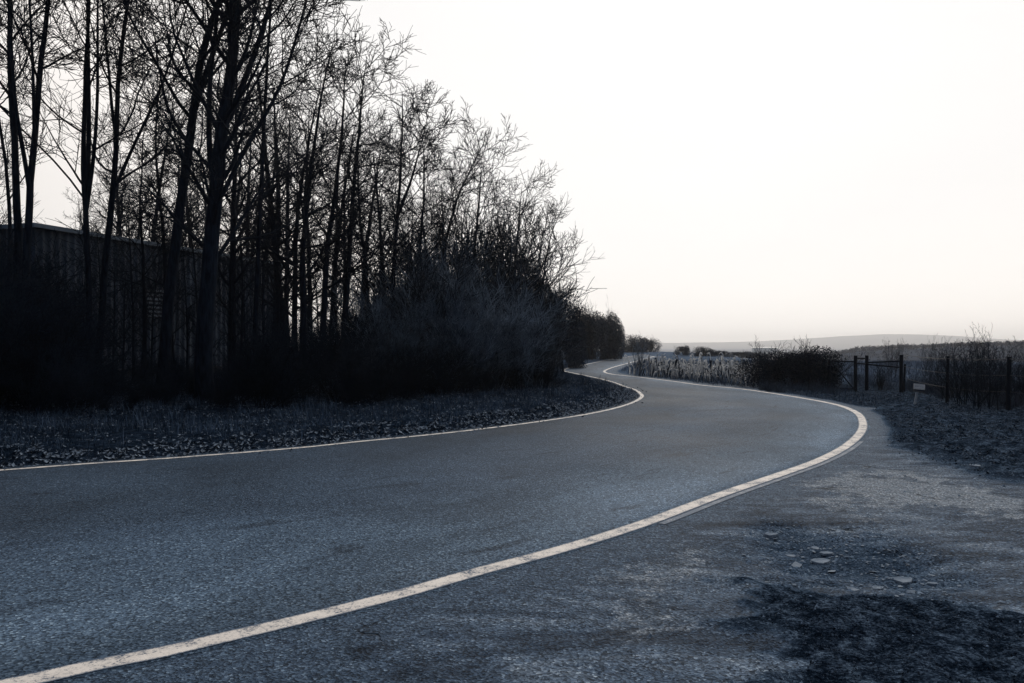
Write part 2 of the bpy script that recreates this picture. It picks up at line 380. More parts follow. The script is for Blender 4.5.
cross = RT - LT; cross /= np.linalg.norm(cross, axis=1)[:, None]
LE = LT - cross * .22; RE = RT + cross * (.12 + .06 * (fbm(RT[:, 0] * 1.1, RT[:, 1] * 1.1, 71) - .5) + .05 * (fbm(RT[:, 0] * 6, RT[:, 1] * 6, 73) - .5))[:, None]
nc = 14
V, UV = [], []
sm = arclen((LE + RE) / 2)
for i in range(len(T)):
    for k in range(-1, nc + 2):
        f = min(1, max(0, k / nc)); p = LE[i] * (1 - f) + RE[i] * f
        V.append((p[0], p[1], 0.0 if 0 <= k <= nc else -.05)); UV.append((sm[i], f))
q = []
for i in range(len(T) - 1):
    for k in range(nc + 2):
        a = i * (nc + 3) + k; q.append((a, a + 1, a + nc + 4, a + nc + 3))
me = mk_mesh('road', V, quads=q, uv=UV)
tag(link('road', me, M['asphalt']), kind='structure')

def strip(P, w, z, off=0.0):
    n = normals(smooth1(P, 5)); V, UV, q = [], [], []; a = arclen(P)
    for i in range(len(P)):
        for k, e in enumerate((-.5, -.17, .17, .5)):
            p = P[i] + n[i] * (off + e * w); V.append((p[0], p[1], z)); UV.append((a[i], e + .5))
    for i in range(len(P) - 1):
        for k in range(3):
            b = i * 4 + k; q.append((b, b + 1, b + 5, b + 4))
    return mk_mesh('road_marking', V, quads=q, uv=UV)
Ls = resample(Lc, np.arange(0, aL[-1], .12)); Rs = resample(Rc, np.arange(0, aR[-1], .12))
tag(link('road_marking', strip(Ls, .13, .004), M['paint']), kind='structure')
tag(link('road_marking', strip(Rs, .17, .004), M['paint']), kind='structure')
s0, s1 = near_s(Rs, G(640, 519)[:2]), near_s(Rs, G(850, 440)[:2])
Rg = resample(Rs, np.arange(s0, s1, .12))
tag(link('road_marking', strip(Rg, .07, .0035, -.135), M['paint_ghost']), kind='structure')

# ------------------------------------------------------------------ ground, one sheet to the horizon
road_poly = np.vstack([resample(Lc, np.arange(0, aL[-1], .5)), resample(Rc, np.arange(0, aR[-1], .5))[::-1]])
def seg_dist(x, y, P):
    out = np.full(x.shape, 1e9)
    for i in range(len(P) - 1):
        a, b = P[i], P[i + 1]; d = b - a; L2 = d @ d + 1e-12
        t = np.clip(((x - a[0]) * d[0] + (y - a[1]) * d[1]) / L2, 0, 1)
        out = np.minimum(out, (x - a[0] - t * d[0]) ** 2 + (y - a[1] - t * d[1]) ** 2)
    return np.sqrt(out)
def inside(x, y, P):
    r = np.zeros(x.shape, bool); j = len(P) - 1
    for i in range(len(P)):
        xi, yi = P[i]; xj, yj = P[j]
        if yi != yj:
            c = ((yi > y) != (yj > y)) & (x < (xj - xi) * (y - yi) / (yj - yi) + xi); r ^= c
        j = i
    return r
LD, RD = resample(Lc, np.arange(0, aL[-1], .6)), resample(Rc, np.arange(0, aR[-1], .6))
def road_info(x, y):
    x = np.asarray(x, float); y = np.asarray(y, float)
    dl = np.full(x.shape, 99.0); dr = np.full(x.shape, 99.0); ins = np.zeros(x.shape, bool)
    m = (np.hypot(x, y) < 190)
    if m.any():
        dl[m] = seg_dist(x[m], y[m], LD); dr[m] = seg_dist(x[m], y[m], RD); ins[m] = inside(x[m], y[m], road_poly)
    return dl, dr, ins
def poly_px(pts): return np.array([G(*p)[:2] for p in pts])
SOIL_FAR = poly_px([(866, 407), (800, 396), (760, 390), (850, 384), (1150, 384), (1300, 480), (1024, 478), (975, 463), (905, 448), (880, 436)])
SOIL_NEAR = poly_px([(752, 590), (800, 596), (850, 604), (890, 596), (935, 604), (1024, 622), (1200, 640), (1200, 900), (830, 900), (785, 683), (770, 640)])
RUBBLE = poly_px([(752, 533), (780, 522), (830, 527), (880, 533), (925, 545), (960, 575), (930, 590), (860, 588), (800, 580), (755, 562)])
PALE = poly_px([(800, 480), (880, 468), (960, 480), (1060, 500), (1060, 520), (930, 512), (850, 520), (815, 500)])
PALE2 = poly_px([(600, 560), (700, 530), (740, 560), (720, 640), (640, 670), (560, 640)])
def sd(x, y, P):
    d = seg_dist(x, y, np.vstack([P, P[:1]])); return np.where(inside(x, y, P), -d, d)
def ground_h(x, y, full=False):
    x = np.atleast_1d(np.asarray(x, float)); y = np.atleast_1d(np.asarray(y, float))
    r = np.hypot(x, y); az = np.degrees(np.arctan2(x, y))
    dl, dr, ins = road_info(x, y)
    left = (dl < dr) & ~ins; right = ~left & ~ins
    h = np.where(ins, -.003 - .027 * sstep(.1, .6, np.minimum(dl, dr)), 0.0)
    bump = (fbm(x * 1.3, y * 1.3, 3) - .5); fine = (fbm(x * 5, y * 5, 9) - .5)
    hl = -.004 + .055 * sstep(.25, .5, dl) + .09 * sstep(.55, .95, dl + .5 * bump) + sstep(.3, 1.2, dl) * (.16 * bump + .06 * fine) + .10 * sstep(3, 9, dl)
    zone = np.zeros_like(x); zn = np.zeros_like(x); zr = np.zeros_like(x); zp = np.zeros_like(x)
    near = r < 60
    if near.any():
        xn, yn = x[near], y[near]
        wob = (fbm(xn * .9, yn * .9, 21) - .5) * 1.3
        wob2 = (fbm(xn * 2.2, yn * 2.2, 25) - .5) * .55 + (fbm(xn * 7, yn * 7, 26) - .5) * .5
        zone[near] = 1 - sstep(-.7, .7, sd(xn, yn, SOIL_FAR) + wob)
        zn[near] = 1 - sstep(-.3, .22, sd(xn, yn, SOIL_NEAR) - .14 + wob2 * 1.3)
        zr[near] = 1 - sstep(-.45, .4, sd(xn, yn, RUBBLE) + wob2 * 1.0)
        zp[near] = np.maximum(.85 * (1 - sstep(-.9, .7, sd(xn, yn, PALE) + wob2 * 2)), .55 * (1 - sstep(-.7, .4, sd(xn, yn, PALE2) + wob2)))
    g = sstep(.35, 1.2, dr)
    hr = -.0015 + g * (.05 * bump + .028 * fine + .012 * (fbm(x * 13, y * 13, 29) - .5)) + g * zone * (.04 + .13 * bump + .12 * fine) + g * zn * (.02 + .05 * bump + .06 * fine) + g * zr * (-.05 + .05 * fine + .03 * bump)
    hr = np.where(dr < .5, np.minimum(hr, -.0015), hr)
    h = np.where(left, hl, np.where(right, hr, h))
    # beyond the crest the plateau falls into a valley; ridges rise behind it
    cst = 175 - 92 * sstep(8, 19, az)
    fall = sstep(cst, 330, r) * (1 - .55 * sstep(-15, -40, az))
    h = h - 16 * fall
    rid = sstep(330, 430, r) * (1 - sstep(520, 900, r)) * sstep(11, 26, az + 2.5 * (fbm(az * .3, r * 0 + .5, 31) - .5))
    h = h + rid * (14.2 + 3.6 * sstep(20, 34, az) + 2.5 * (fbm(az * .5, r * .008, 33) - .5))
    hill = sstep(4200, 6200, r)
    h = h + hill * (30 + 60 * np.exp(-((az - 25.5) / 7) ** 2) + 8 * np.exp(-((az - 8) / 5) ** 2) + 16 * (fbm(az * .22, r * .0004, 37) - .5))
    if not full: return h
    cov = np.zeros((len(x), 4)); land = np.zeros((len(x), 4)); cov[:, 3] = land[:, 3] = 1
    cov[:, 0] = np.where(left, sstep(.12, .42, dl), 0)
    soil = np.maximum(np.maximum(zone, zn), .5 * zr)
    cov[:, 1] = np.where(right, soil, 0) * sstep(.2, .6, dr)
    cov[:, 2] = np.where(right, zp, 0)
    fld = np.where(right, sstep(31, 36, y), 0) * sstep(.5, 1.3, dr)
    fld = np.where(left, sstep(60, 90, r), fld)
    fld = np.maximum(fld, np.where(ins, 0, sstep(110, 140, r)))
    behind = sstep(4, -6, y) * sstep(.5, 2.5, np.minimum(dl, dr))
    land[:, 0] = np.maximum(fld, behind)
    land[:, 2] = np.where(right, 1 - sstep(.2, .9, dr + 1.3 * bump + .6 * fine), 0)
    land[:, 1] = np.maximum(rid > .15, sstep(4200, 4600, r))
    return h, cov, land
angs = np.concatenate([np.arange(-180, -60, 3), np.arange(-60, -42, .6), np.arange(-42, 46, .17), np.arange(46, 62, .6), np.arange(62, 180, 3)])
rad = np.concatenate([np.exp(np.arange(math.log(.5), math.log(1.8), .06)), np.exp(np.arange(math.log(1.8), math.log(45), .0115)), np.exp(np.arange(math.log(45), math.log(7000), .024)), [7200.0]])
A, Rr = np.meshgrid(np.radians(angs), rad)
gx, gy = (np.sin(A) * Rr).ravel(), (np.cos(A) * Rr).ravel()
gh, cov, land = ground_h(gx, gy, True)
na, nr = len(angs), len(rad)
idx = np.arange(na * nr).reshape(nr, na)
a, b, c, d = idx[:-1, :].ravel(), np.roll(idx, -1, 1)[:-1, :].ravel(), np.roll(idx, -1, 1)[1:, :].ravel(), idx[1:, :].ravel()
gv = np.stack([gx, gy, gh], 1); gv = np.vstack([gv, [[0, 0, gh[:na].mean()]]])
ctr = len(gv) - 1
tri = np.stack([np.full(na, ctr), np.roll(idx[0], -1), idx[0]], 1)
me = mk_mesh('ground', gv, quads=np.stack([a, d, c, b], 1), tris=tri[:, [0, 2, 1]], smooth=True)
for nm_, arr in (('cover', cov), ('land', land)):
    at = me.attributes.new(nm_, 'FLOAT_COLOR', 'POINT')
    at.data.foreach_set('color', np.vstack([arr, arr[:1]]).astype(np.float32).ravel())
tag(link('ground', me, M['ground']), kind='structure')
def gz(x, y): return float(ground_h([x], [y])[0])

# ------------------------------------------------------------------ branching plants
def tubes(P, R, sides):
    """P (K,n,3), R (K,n) -> verts, quads"""
    K, n, _ = P.shape
    d = np.gradient(P, axis=1); d /= np.linalg.norm(d, axis=2, keepdims=True) + 1e-9
    ref = np.tile(np.array([.31, .52, .17]), (K, 1)); ref[np.abs((d[:, 0] * ref).sum(1)) > .5] = (.9, -.3, .1)
    u = np.cross(d, ref[:, None, :]); u /= np.linalg.norm(u, axis=2, keepdims=True) + 1e-9
    v = np.cross(d, u)
    th = np.arange(sides) * 2 * np.pi / sides
    V = P[:, :, None, :] + R[:, :, None, None] * (np.cos(th)[None, None, :, None] * u[:, :, None, :] + np.sin(th)[None, None, :, None] * v[:, :, None, :])
    I = np.arange(K * n * sides).reshape(K, n, sides)
    a = I[:, :-1, :]; b = np.roll(I, -1, 2)[:, :-1, :]; c = np.roll(I, -1, 2)[:, 1:, :]; e = I[:, 1:, :]
    return V.reshape(-1, 3), np.stack([a, b, c, e], -1).reshape(-1, 4)
def cat(parts):
    V, Q, o = [], [], 0
    for v, q in parts:
        V.append(v); Q.append(q + o); o += len(v)
    return np.vstack(V), np.vstack(Q)
def unit(v): return v / (np.linalg.norm(v, axis=-1, keepdims=True) + 1e-9)
def grow(rng, S, D, L, n, wander, up):
    K = len(S); P = np.zeros((K, n, 3)); P[:, 0] = S; d = D.copy(); st = (L / (n - 1))[:, None]
    for i in range(1, n):
        d = unit(d + rng.normal(0, wander, (K, 3)) + np.array([0, 0, up])); P[:, i] = P[:, i - 1] + d * st
    return P
def spawn(rng, P, R, L, m, t0, t1, ang, lenf, rf, bias=None):
    """m children on each parent"""
    K, n, _ = P.shape
    t = np.clip(t0 + (t1 - t0) * (np.arange(m)[None, :] + rng.uniform(-.4, .4, (K, m)) + .5) / m, 0, .999)
    f = t * (n - 1); i = np.minimum(f.astype(int), n - 2); w = (f - i)[..., None]; k = np.arange(K)[:, None]
    S = P[k, i] * (1 - w) + P[k, i + 1] * w; d = unit(P[k, i + 1] - P[k, i])
    r = R[k, i] * (1 - w[..., 0]) + R[k, i + 1] * w[..., 0]
    ph = np.arange(m)[None, :] * 2.4 + rng.uniform(0, 6.28, (K, 1)) + rng.normal(0, .5, (K, m))
    ref = np.zeros_like(d); ref[..., 2] = 1; ref[np.abs(d[..., 2]) > .9] = (1, 0, 0)
    u = unit(np.cross(d, ref)); v = np.cross(d, u)
    a = np.radians(rng.normal(ang, 9, (K, m)))[..., None]
    D = unit(d * np.cos(a) + np.sin(a) * (np.cos(ph)[..., None] * u + np.sin(ph)[..., None] * v))
    if bias is not None: D = unit(D + np.array(bias))
    Lc_ = L[:, None] * lenf * (1.05 - .35 * t) * rng.uniform(.65, 1.25, (K, m))
    return S.reshape(-1, 3), D.reshape(-1, 3), Lc_.ravel(), (r * rf).ravel()
def taper(R0, n, end=.25):
    return R0[:, None] * np.linspace(1, end, n)[None, :]
def make_tree(seed, trunk, r0, limbs=16, limb_len=4.2, limb_from=.3, angle=57, up=.055, m2=6, m3=5, m4=2, bias=None, minr=.0078, extra=None, name='bare_tree'):
    """trunk: list of world-space or local points from base to top"""
    rng = np.random.default_rng(seed)
    T_ = np.array(trunk, float); base = T_[0].copy(); T_ = T_ - base
    a = np.concatenate([[0], np.cumsum(np.linalg.norm(np.diff(T_, axis=0), axis=1))]); H = a[-1]
    s = np.linspace(0, H, 26); TP = np.stack([np.interp(s, a, T_[:, k]) for k in range(3)], 1)
    for _ in range(2): TP[1:-1] = (TP[:-2] + 2 * TP[1:-1] + TP[2:]) / 4
    wob = rng.normal(0, .02, TP.shape); wob[0] = 0; TP = TP + np.cumsum(wob, 0) * np.array([1, 1, 0]) * .6
    t = s / H
    TR = r0 * ((1 - t) ** .75 * .92 + .05) + r0 * .3 * np.exp(-s / .3)
    trunks = [(TP[None], TR[None])]
    roots = [(TP, TR, H, limbs, limb_len, limb_from)]
    if extra:                                             # a fork: further stems leaving the trunk
        for (tf, pts, rf) in extra:
            E = np.array(pts, float) - base
            ae = np.concatenate([[0], np.cumsum(np.linalg.norm(np.diff(E, axis=0), axis=1))]); se = np.linspace(0, ae[-1], 20)
            EP = np.stack([np.interp(se, ae, E[:, k]) for k in range(3)], 1)
            for _ in range(2): EP[1:-1] = (EP[:-2] + 2 * EP[1:-1] + EP[2:]) / 4
            ER = r0 * rf * (1 - .93 * se / ae[-1])
            trunks.append((EP[None], ER[None])); roots.append((EP, ER, ae[-1], max(5, int(limbs * .6)), limb_len * .8, .25))
    tv, tq = cat([tubes(p, r, 9) for p, r in trunks])
    parts = []
    for (P0, R0, H0, nl, ll, lf) in roots:
        S, D, L, R = spawn(rng, P0[None], R0[None], np.array([ll]), nl, lf, .97, angle, 1.0, .5, bias)
        R = np.clip(R, .018, .062); n = 9
        P1 = grow(rng, S, D, L, n, .085, up); R1 = taper(R, n, .22); parts.append(tubes(P1, R1, 5))
        S, D, L2, R = spawn(rng, P1, R1, L, m2, .15, .92, 42, .55, .6); R = np.clip(R, .011, .034); n = 7
        P2 = grow(rng, S, D, L2, n, .075, up * .6); R2 = taper(R, n, .35); parts.append(tubes(P2, R2, 4))
        S, D, L3, R = spawn(rng, P2, R2, L2, m3, .12, .92, 38, .6, .65); R = np.clip(R, minr * 1.35, .015); n = 5
        P3 = grow(rng, S, D, L3, n, .07, up * .7); R3 = taper(R, n, .55); parts.append(tubes(P3, R3, 3))
        if m4:
            S, D, L4, R = spawn(rng, P3, R3, L3, m4, .1, .9, 36, .75, .75); R = np.clip(R, minr, .01); n = 4
            P4 = grow(rng, S, D, L4, n, .08, .05); parts.append(tubes(P4, taper(R, n, .7), 3))
    cv, cq = cat(parts)
    root = empty(name)
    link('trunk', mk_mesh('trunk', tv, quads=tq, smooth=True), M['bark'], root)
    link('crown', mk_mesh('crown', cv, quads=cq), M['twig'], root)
    return root, base
HIDE = (0, -400, -100)

# ---- shed behind the trees
def build_shed():
    A0 = W(35, 345, 30.0)[:2]; B0 = W(262, 345, 43.0)[:2]
    d = (B0 - A0) / np.linalg.norm(B0 - A0); nrm = np.array([d[1], -d[0]])      # outward, towards the road
    L = 15.5; Wd = 13.0; H = 6.05
    root = empty('metal_shed', (A0[0], A0[1], 0))
    zb = -.1
    def corr(p, dirv, out, length, name):
        pitch, dep = .36, .05; prof = []
        k = 0
        while k * pitch < length:
            s = k * pitch; prof += [(s, 0), (s + .20, 0), (s + .225, dep), (s + .335, dep)]; k += 1
        prof = [(min(s, length), o) for s, o in prof]
        V, q = [], []
        for s, o in prof:
            x, y = p + dirv * s + out * o; V += [(x, y, zb), (x, y, H)]
        q = [(2 * i, 2 * i + 2, 2 * i + 3, 2 * i + 1) for i in range(len(prof) - 1)]
        return link(name, mk_mesh(name, V, quads=q), M['shed'], root)
    O = np.zeros(2)
    corr(O, d, nrm, L, 'wall'); corr(O, -nrm, -d, Wd, 'wall')
    # plain far walls
    p2 = d * L; p3 = p2 - nrm * Wd; p4 = -nrm * Wd
    V = [(p2[0], p2[1], zb), (p3[0], p3[1], zb), (p4[0], p4[1], zb), (p2[0], p2[1], H), (p3[0], p3[1], H), (p4[0], p4[1], H)]
    link('wall', mk_mesh('wall', V, quads=[(0, 1, 4, 3), (1, 2, 5, 4)]), M['shed'], root)
    def slab(name, s0, s1, t0, t1, z0, z1, m, parent=root):
        P = [d * s + nrm * t for s, t in ((s0, t0), (s1, t0), (s1, t1), (s0, t1))]
        V = [(p[0], p[1], z) for z in (z0, z1) for p in P]
        f = [(0, 1, 2, 3), (4, 5, 6, 7), (0, 1, 5, 4), (1, 2, 6, 5), (2, 3, 7, 6), (3, 0, 4, 7)]
        me = mk_mesh(name, V, faces=f); return link(name, me, m, parent)
    slab('roof', -.1, L + .1, -Wd - .1, .1, H + .002, H + .10, M['shed_dark'])
    slab('roof_trim', -.22, L + .2, .11, .20, H - .03, H + .13, M['shed_trim'])
    slab('roof_trim', -.22, -.112, -Wd - .2, .107, H - .03, H + .13, M['shed_trim'])
    # louvred vent
    def s_at(px):
        k = (px - CX) / F            # x = k*y
        return (k * A0[1] - A0[0]) / (d[0] - k * d[1])
    sa, sb = s_at(144), s_at(164)
    yz = lambda s, py: CH + (HY - py) / F * (A0[1] + d[1] * s)
    smid = (sa + sb) / 2; z1, z0 = yz(smid, 289), yz(smid, 318)
    fr = slab('vent', sa, sb, .06, .09, z0, z1, M['shed_dark'])
    for k in range(7):
        zz = z0 + (z1 - z0) * (k + .3) / 7
        s_ = slab('louvre_slat', sa + .06, sb - .06, .095, .17, zz, zz + (z1 - z0) / 7 * .45, M['shed_trim'], fr)
    slab('skirting', -.06, L, .07, .14, zb, .55, M['shed_dark'])
    tag(root, 'long grey corrugated metal shed with louvred vent standing behind the wood', 'shed')
build_shed()

# ---- the nearer trees, trunk lines as in the photo
def tpath(pts, z, top=None, h=16.0):
    """(px,py) list from low to high at depth z; base dropped to the ground, top carried on to height h"""
    P = [W(px, py, z) for px, py in pts]
    b = P[0] - (P[1] - P[0]) * .0; bx = P[0][0] - (P[1][0] - P[0][0]) / (P[1][2] - P[0][2]) * P[0][2] * .6
    base = np.array([bx, z + .2, gz(bx, z) - .06])
    dv = unit(P[-1] - P[-2])
    if P[-1][2] < h:
        dv = unit(dv + np.array([0, 0, .35])); P.append(P[-1] + dv * (h - P[-1][2]) / max(.3, dv[2]))
    P = [base] + P
    for i, p in enumerate(P): p[1] += .12 * math.sin(i * 1.9 + pts[0][0])
    return P
heroes = []
def hero(seed, pts, z, r, label, h=15.5, forks=(), **kw):
    h = h - 2.3 if z > 23.5 else h
    P = tpath(pts, z, h=h)
    ex = []
    for fp, rf in forks:
        E = [W(px, py, z) for px, py in fp]; dv = unit(unit(E[-1] - E[-2]) + np.array([0, 0, .3]))
        if E[-1][2] < h: E.append(E[-1] + dv * (h * .95 - E[-1][2]) / max(.3, dv[2]))
        for i, e in enumerate(E): e[1] += .25 * i * (1 if seed % 2 else -1) * .5
        ex.append((0, E, rf))
    root, base = make_tree(seed, P, r, extra=ex, **kw)
    root.location = base; tag(root, label, 'tree', 'bare trees of the roadside wood'); heroes.append(root)
    return root
hero(1, [(17, 300), (17, 200), (15, 120), (12, 40), (8, -40)], 20.5, .125, 'thick straight bare tree trunk leftmost in front of the shed gable', limbs=15, limb_len=3.6, limb_from=.45)
hero(2, [(28, 300), (29, 200), (33, 150), (41, 90), (48, 20), (52, -40)], 20.0, .115, 'bare tree leaning right with a fork, second big trunk at the shed corner', limbs=12, limb_len=3.0, limb_from=.5,
     forks=[([(29, 190), (26, 150), (22, 125), (20, 60)], .5), ([(34, 150), (36, 110), (38, 60), (37, 0)], .4)])
hero(3, [(9, 300), (9, 240), (4, 170), (-2, 100), (-8, 20)], 23, .07, 'thin bare tree bending left out of the picture before the shed', limbs=12, limb_len=2.6, limb_from=.35)
hero(4, [(87, 300), (85, 220), (84, 160), (83, 90), (86, 0)], 21.5, .095, 'multi stemmed bare tree before the ribbed shed wall', limbs=13, limb_len=3.2, limb_from=.35,
     forks=[([(86, 190), (91, 150), (93, 90), (94, 0)], .75), ([(86, 210), (96, 160), (102, 100), (104, 20)], .6), ([(85, 200), (78, 188), (70, 170), (55, 155), (38, 142)], .28)])
hero(5, [(100, 300), (107, 245), (113, 205), (116, 150), (118, 90), (128, 30), (136, -30)], 22.0, .11, 'bare tree curving up beside the multi stemmed one before the shed', limbs=14, limb_len=3.6, limb_from=.35,
     forks=[([(114, 190), (128, 150), (145, 110), (160, 70)], .45), ([(116, 140), (109, 110), (104, 70), (96, 10)], .45)])
hero(6, [(163, 340), (168, 290), (177, 230), (184, 170), (193, 100), (205, 40), (225, -20)], 20.5, .165, 'big bare trunk leaning right beside the louvred vent of the shed', limbs=16, limb_len=4.0, limb_from=.4,
     forks=[([(189, 130), (200, 95), (222, 40), (246, -20)], .5)])
hero(7, [(203, 370), (208, 300), (212, 235), (218, 190), (226, 130), (234, 70), (240, 0), (246, -50)], 19.5, .235, 'largest bare tree with limbs fanning out to the upper right', limbs=34, limb_len=3.5, limb_from=.22, angle=50, bias=(0, 0, .12), m2=6,
     forks=[([(222, 195), (234, 165), (250, 130), (268, 100), (282, 60)], .25), ([(216, 200), (206, 150), (205, 80), (212, 0)], .35), ([(228, 120), (242, 80), (258, 30), (270, -20)], .35)])
hero(8, [(143, 350), (143, 280), (142, 200), (143, 120)], 25, .07, 'straight slim bare tree passing in front of the louvred vent', h=11, limbs=16, limb_len=2.4, limb_from=.3)
hero(9, [(255, 360), (256, 260), (262, 170), (268, 80), (272, 0)], 23, .085, 'slim bare tree just right of the largest fanning one', limbs=15, limb_len=3.0, limb_from=.35)
hero(10, [(168, 330), (163, 230), (160, 190), (155, 150), (160, 60)], 26, .09, 'thin crooked bare tree behind the louvred vent', h=12, limbs=14, limb_len=2.6, limb_from=.3)
hero(11, [(303, 340), (305, 250), (311, 170), (322, 90), (335, 40)], 24, .115, 'slim bare tree with the dark brush at its foot, left of two parallel trunks', h=11.0, limbs=18, limb_len=2.3, limb_from=.3)
hero(12, [(322, 340), (328, 250), (335, 180), (341, 110), (345, 60)], 24.5, .12, 'left one of two parallel bare trunks above the grey shrubs', h=11.0, limbs=18, limb_len=2.2, limb_from=.3)
hero(13, [(343, 340), (346, 250), (351, 180), (357, 110), (362, 55)], 25, .12, 'right one of two parallel bare trunks above the grey shrubs', h=10.2, limbs=18, limb_len=2.2, limb_from=.3)
hero(14, [(393, 330), (396, 250), (400, 190), (405, 130), (404, 90)], 27, .11, 'slim upright bare tree rising highest over the middle of the grey shrubs', h=9.6, limbs=17, limb_len=2.2, limb_from=.3,
     forks=[([(398, 215), (412, 180), (422, 145), (430, 115)], .55)])
hero(15, [(417, 330), (419, 240), (422, 180), (420, 130)], 29, .09, 'thin bare tree with a straight stem between two leaning ones', h=9.0, limbs=17, limb_len=2.3, limb_from=.3)
hero(16, [(438, 330), (443, 245), (455, 200), (470, 165), (484, 135)], 30, .105, 'bare tree leaning far to the right against the open sky', h=9.0, limbs=16, limb_len=2.5, limb_from=.3, bias=(.08, 0, .05))
hero(17, [(470, 320), (475, 250), (480, 200), (482, 160)], 33, .12, 'spreading bare tree at the right end of the wood', h=9.4, limbs=18, limb_len=3.0, limb_from=.2)
hero(18, [(512, 320), (514, 255), (518, 215), (521, 185)], 35, .11, 'smaller bushy bare tree near the right end of the wood', h=8.2, limbs=18, limb_len=2.6, limb_from=.15)
hero(19, [(540, 310), (545, 265), (552, 230), (560, 215)], 36, .09, 'last low bare tree of the wood, its twigs reaching out over the road', h=6.6, limbs=18, limb_len=2.6, limb_from=.12, bias=(.1, 0, .12))

# ---- background trees: prototypes, then copies
protos = []
for s in range(7):
    rng = np.random.default_rng(100 + s); H = [13, 15, 12, 14, 11, 13, 9][s]
    lean = rng.normal(0, .5, 2)
    P = [np.array([lean[0] * t * t * 1.4 + .15 * math.sin(5 * t + s), lean[1] * t * t, H * t]) for t in np.linspace(0, 1, 8)]
    root, _ = make_tree(200 + s, P, [.17, .21, .13, .18, .14, .16, .12][s], limbs=23, limb_len=[2.9, 3.2, 2.6, 2.9, 2.6, 2.8, 2.6][s], limb_from=.2, m2=5, m3=5, m4=1)
    root['H'] = H; protos.append(root)
used = [False] * len(protos)
def place_tree(px, z, top_py, k, rz):
    x = (px - CX) / F * z; h = CH + (HY - top_py) / F * z
    if used[k]: o = copy_tree(protos[k])
    else: o = protos[k]; used[k] = True
    s = h / (protos[k]['H'] + 2.2); o.scale = (s * .9 + .1, s * .9 + .1, s); o.rotation_euler = (0, 0, rz)
    o.location = (x, z, gz(x, z) - .06); o['_px'] = px
    tag(o, 'bare tree', 'tree', 'bare trees of the roadside wood'); return o
sil = [(200, -40), (260, -30), (310, 10), (335, 45), (365, 85), (400, 115), (440, 145), (480, 178), (520, 220), (555, 260)]
def topy(px): return np.interp(px, [p for p, _ in sil], [q for _, q in sil])
bg = {'front': [], 'back': [], 'mid': []}
rr = random.Random(5)
for i, px in enumerate((232, 282, 296, 333, 370, 383, 411, 432, 452, 492, 528)):
    z = 25 + (px - 232) / 300 * 11 + rr.uniform(-.8, 1.5)
    bg['front'].append(place_tree(px, z, topy(px) + rr.uniform(0, 45), i % 7, rr.uniform(0, 6.28)))
for i, px in enumerate((276, 310, 345, 362, 388, 414, 446, 462, 496, 524)):
    z = 33 + (px - 262) / 280 * 9 + rr.uniform(-1, 2)
    bg['mid'].append(place_tree(px, z, topy(px) + rr.uniform(15, 75), (i * 3 + 1) % 7, rr.uniform(0, 6.28)))
for i, (px, z, t) in enumerate(((-70, 40, 20), (-25, 44, 60), (8, 48, 110), (112, 50, 130), (128, 52, 90), (150, 55, 60), (172, 54, 95), (192, 58, 70), (206, 56, 40), (228, 60, 80), (240, 55, 55), (262, 62, 90), (285, 58, 60), (308, 64, 100), (335, 60, 110), (118, 60, 160), (140, 64, 140), (182, 66, 130), (215, 64, 120), (250, 66, 130), (70, 58, 205), (92, 55, 175))):
    bg['back'].append(place_tree(px, z, t, (i * 2) % 7, rr.uniform(0, 6.28)))
bg['young'] = []
for i, (px, z, t) in enumerate(((66, 24, 262), (98, 25, 200), (122, 23, 232), (134, 26.5, 180), (152, 24, 215), (176, 26, 190), (188, 24, 225), (199, 27, 170), (228, 24, 210), (240, 26, 165), (247, 23, 240), (266, 24.5, 185), (276, 26, 215), (290, 24, 180), (80, 26, 240), (112, 27, 235), (145, 26.5, 225), (210, 23, 240), (318, 25, 225))):
    o = place_tree(px, z, t, (5, 2, 6)[i % 3], rr.uniform(0, 6.28)); o.scale[0] *= .62; o.scale[1] *= .62; bg['young'].append(o)
for k, name in (('young', 'thin young bare tree standing between the brambles and the metal shed, %s from the left'), ('front', 'slim bare tree directly behind the roadside shrubs, %s from the left in that row'),
                ('mid', 'bare tree deep inside the wood among the trunks, %s from the left in that row'),
                ('back', 'bare tree rising behind the metal shed roof, %s from the left')):
    for i, o in enumerate(sorted(bg[k], key=lambda o: o['_px'])): o['label'] = name % ordinal(i + 1)
for lst in bg.values():
    for o in lst:
        del o['_px']
for p in protos: pass

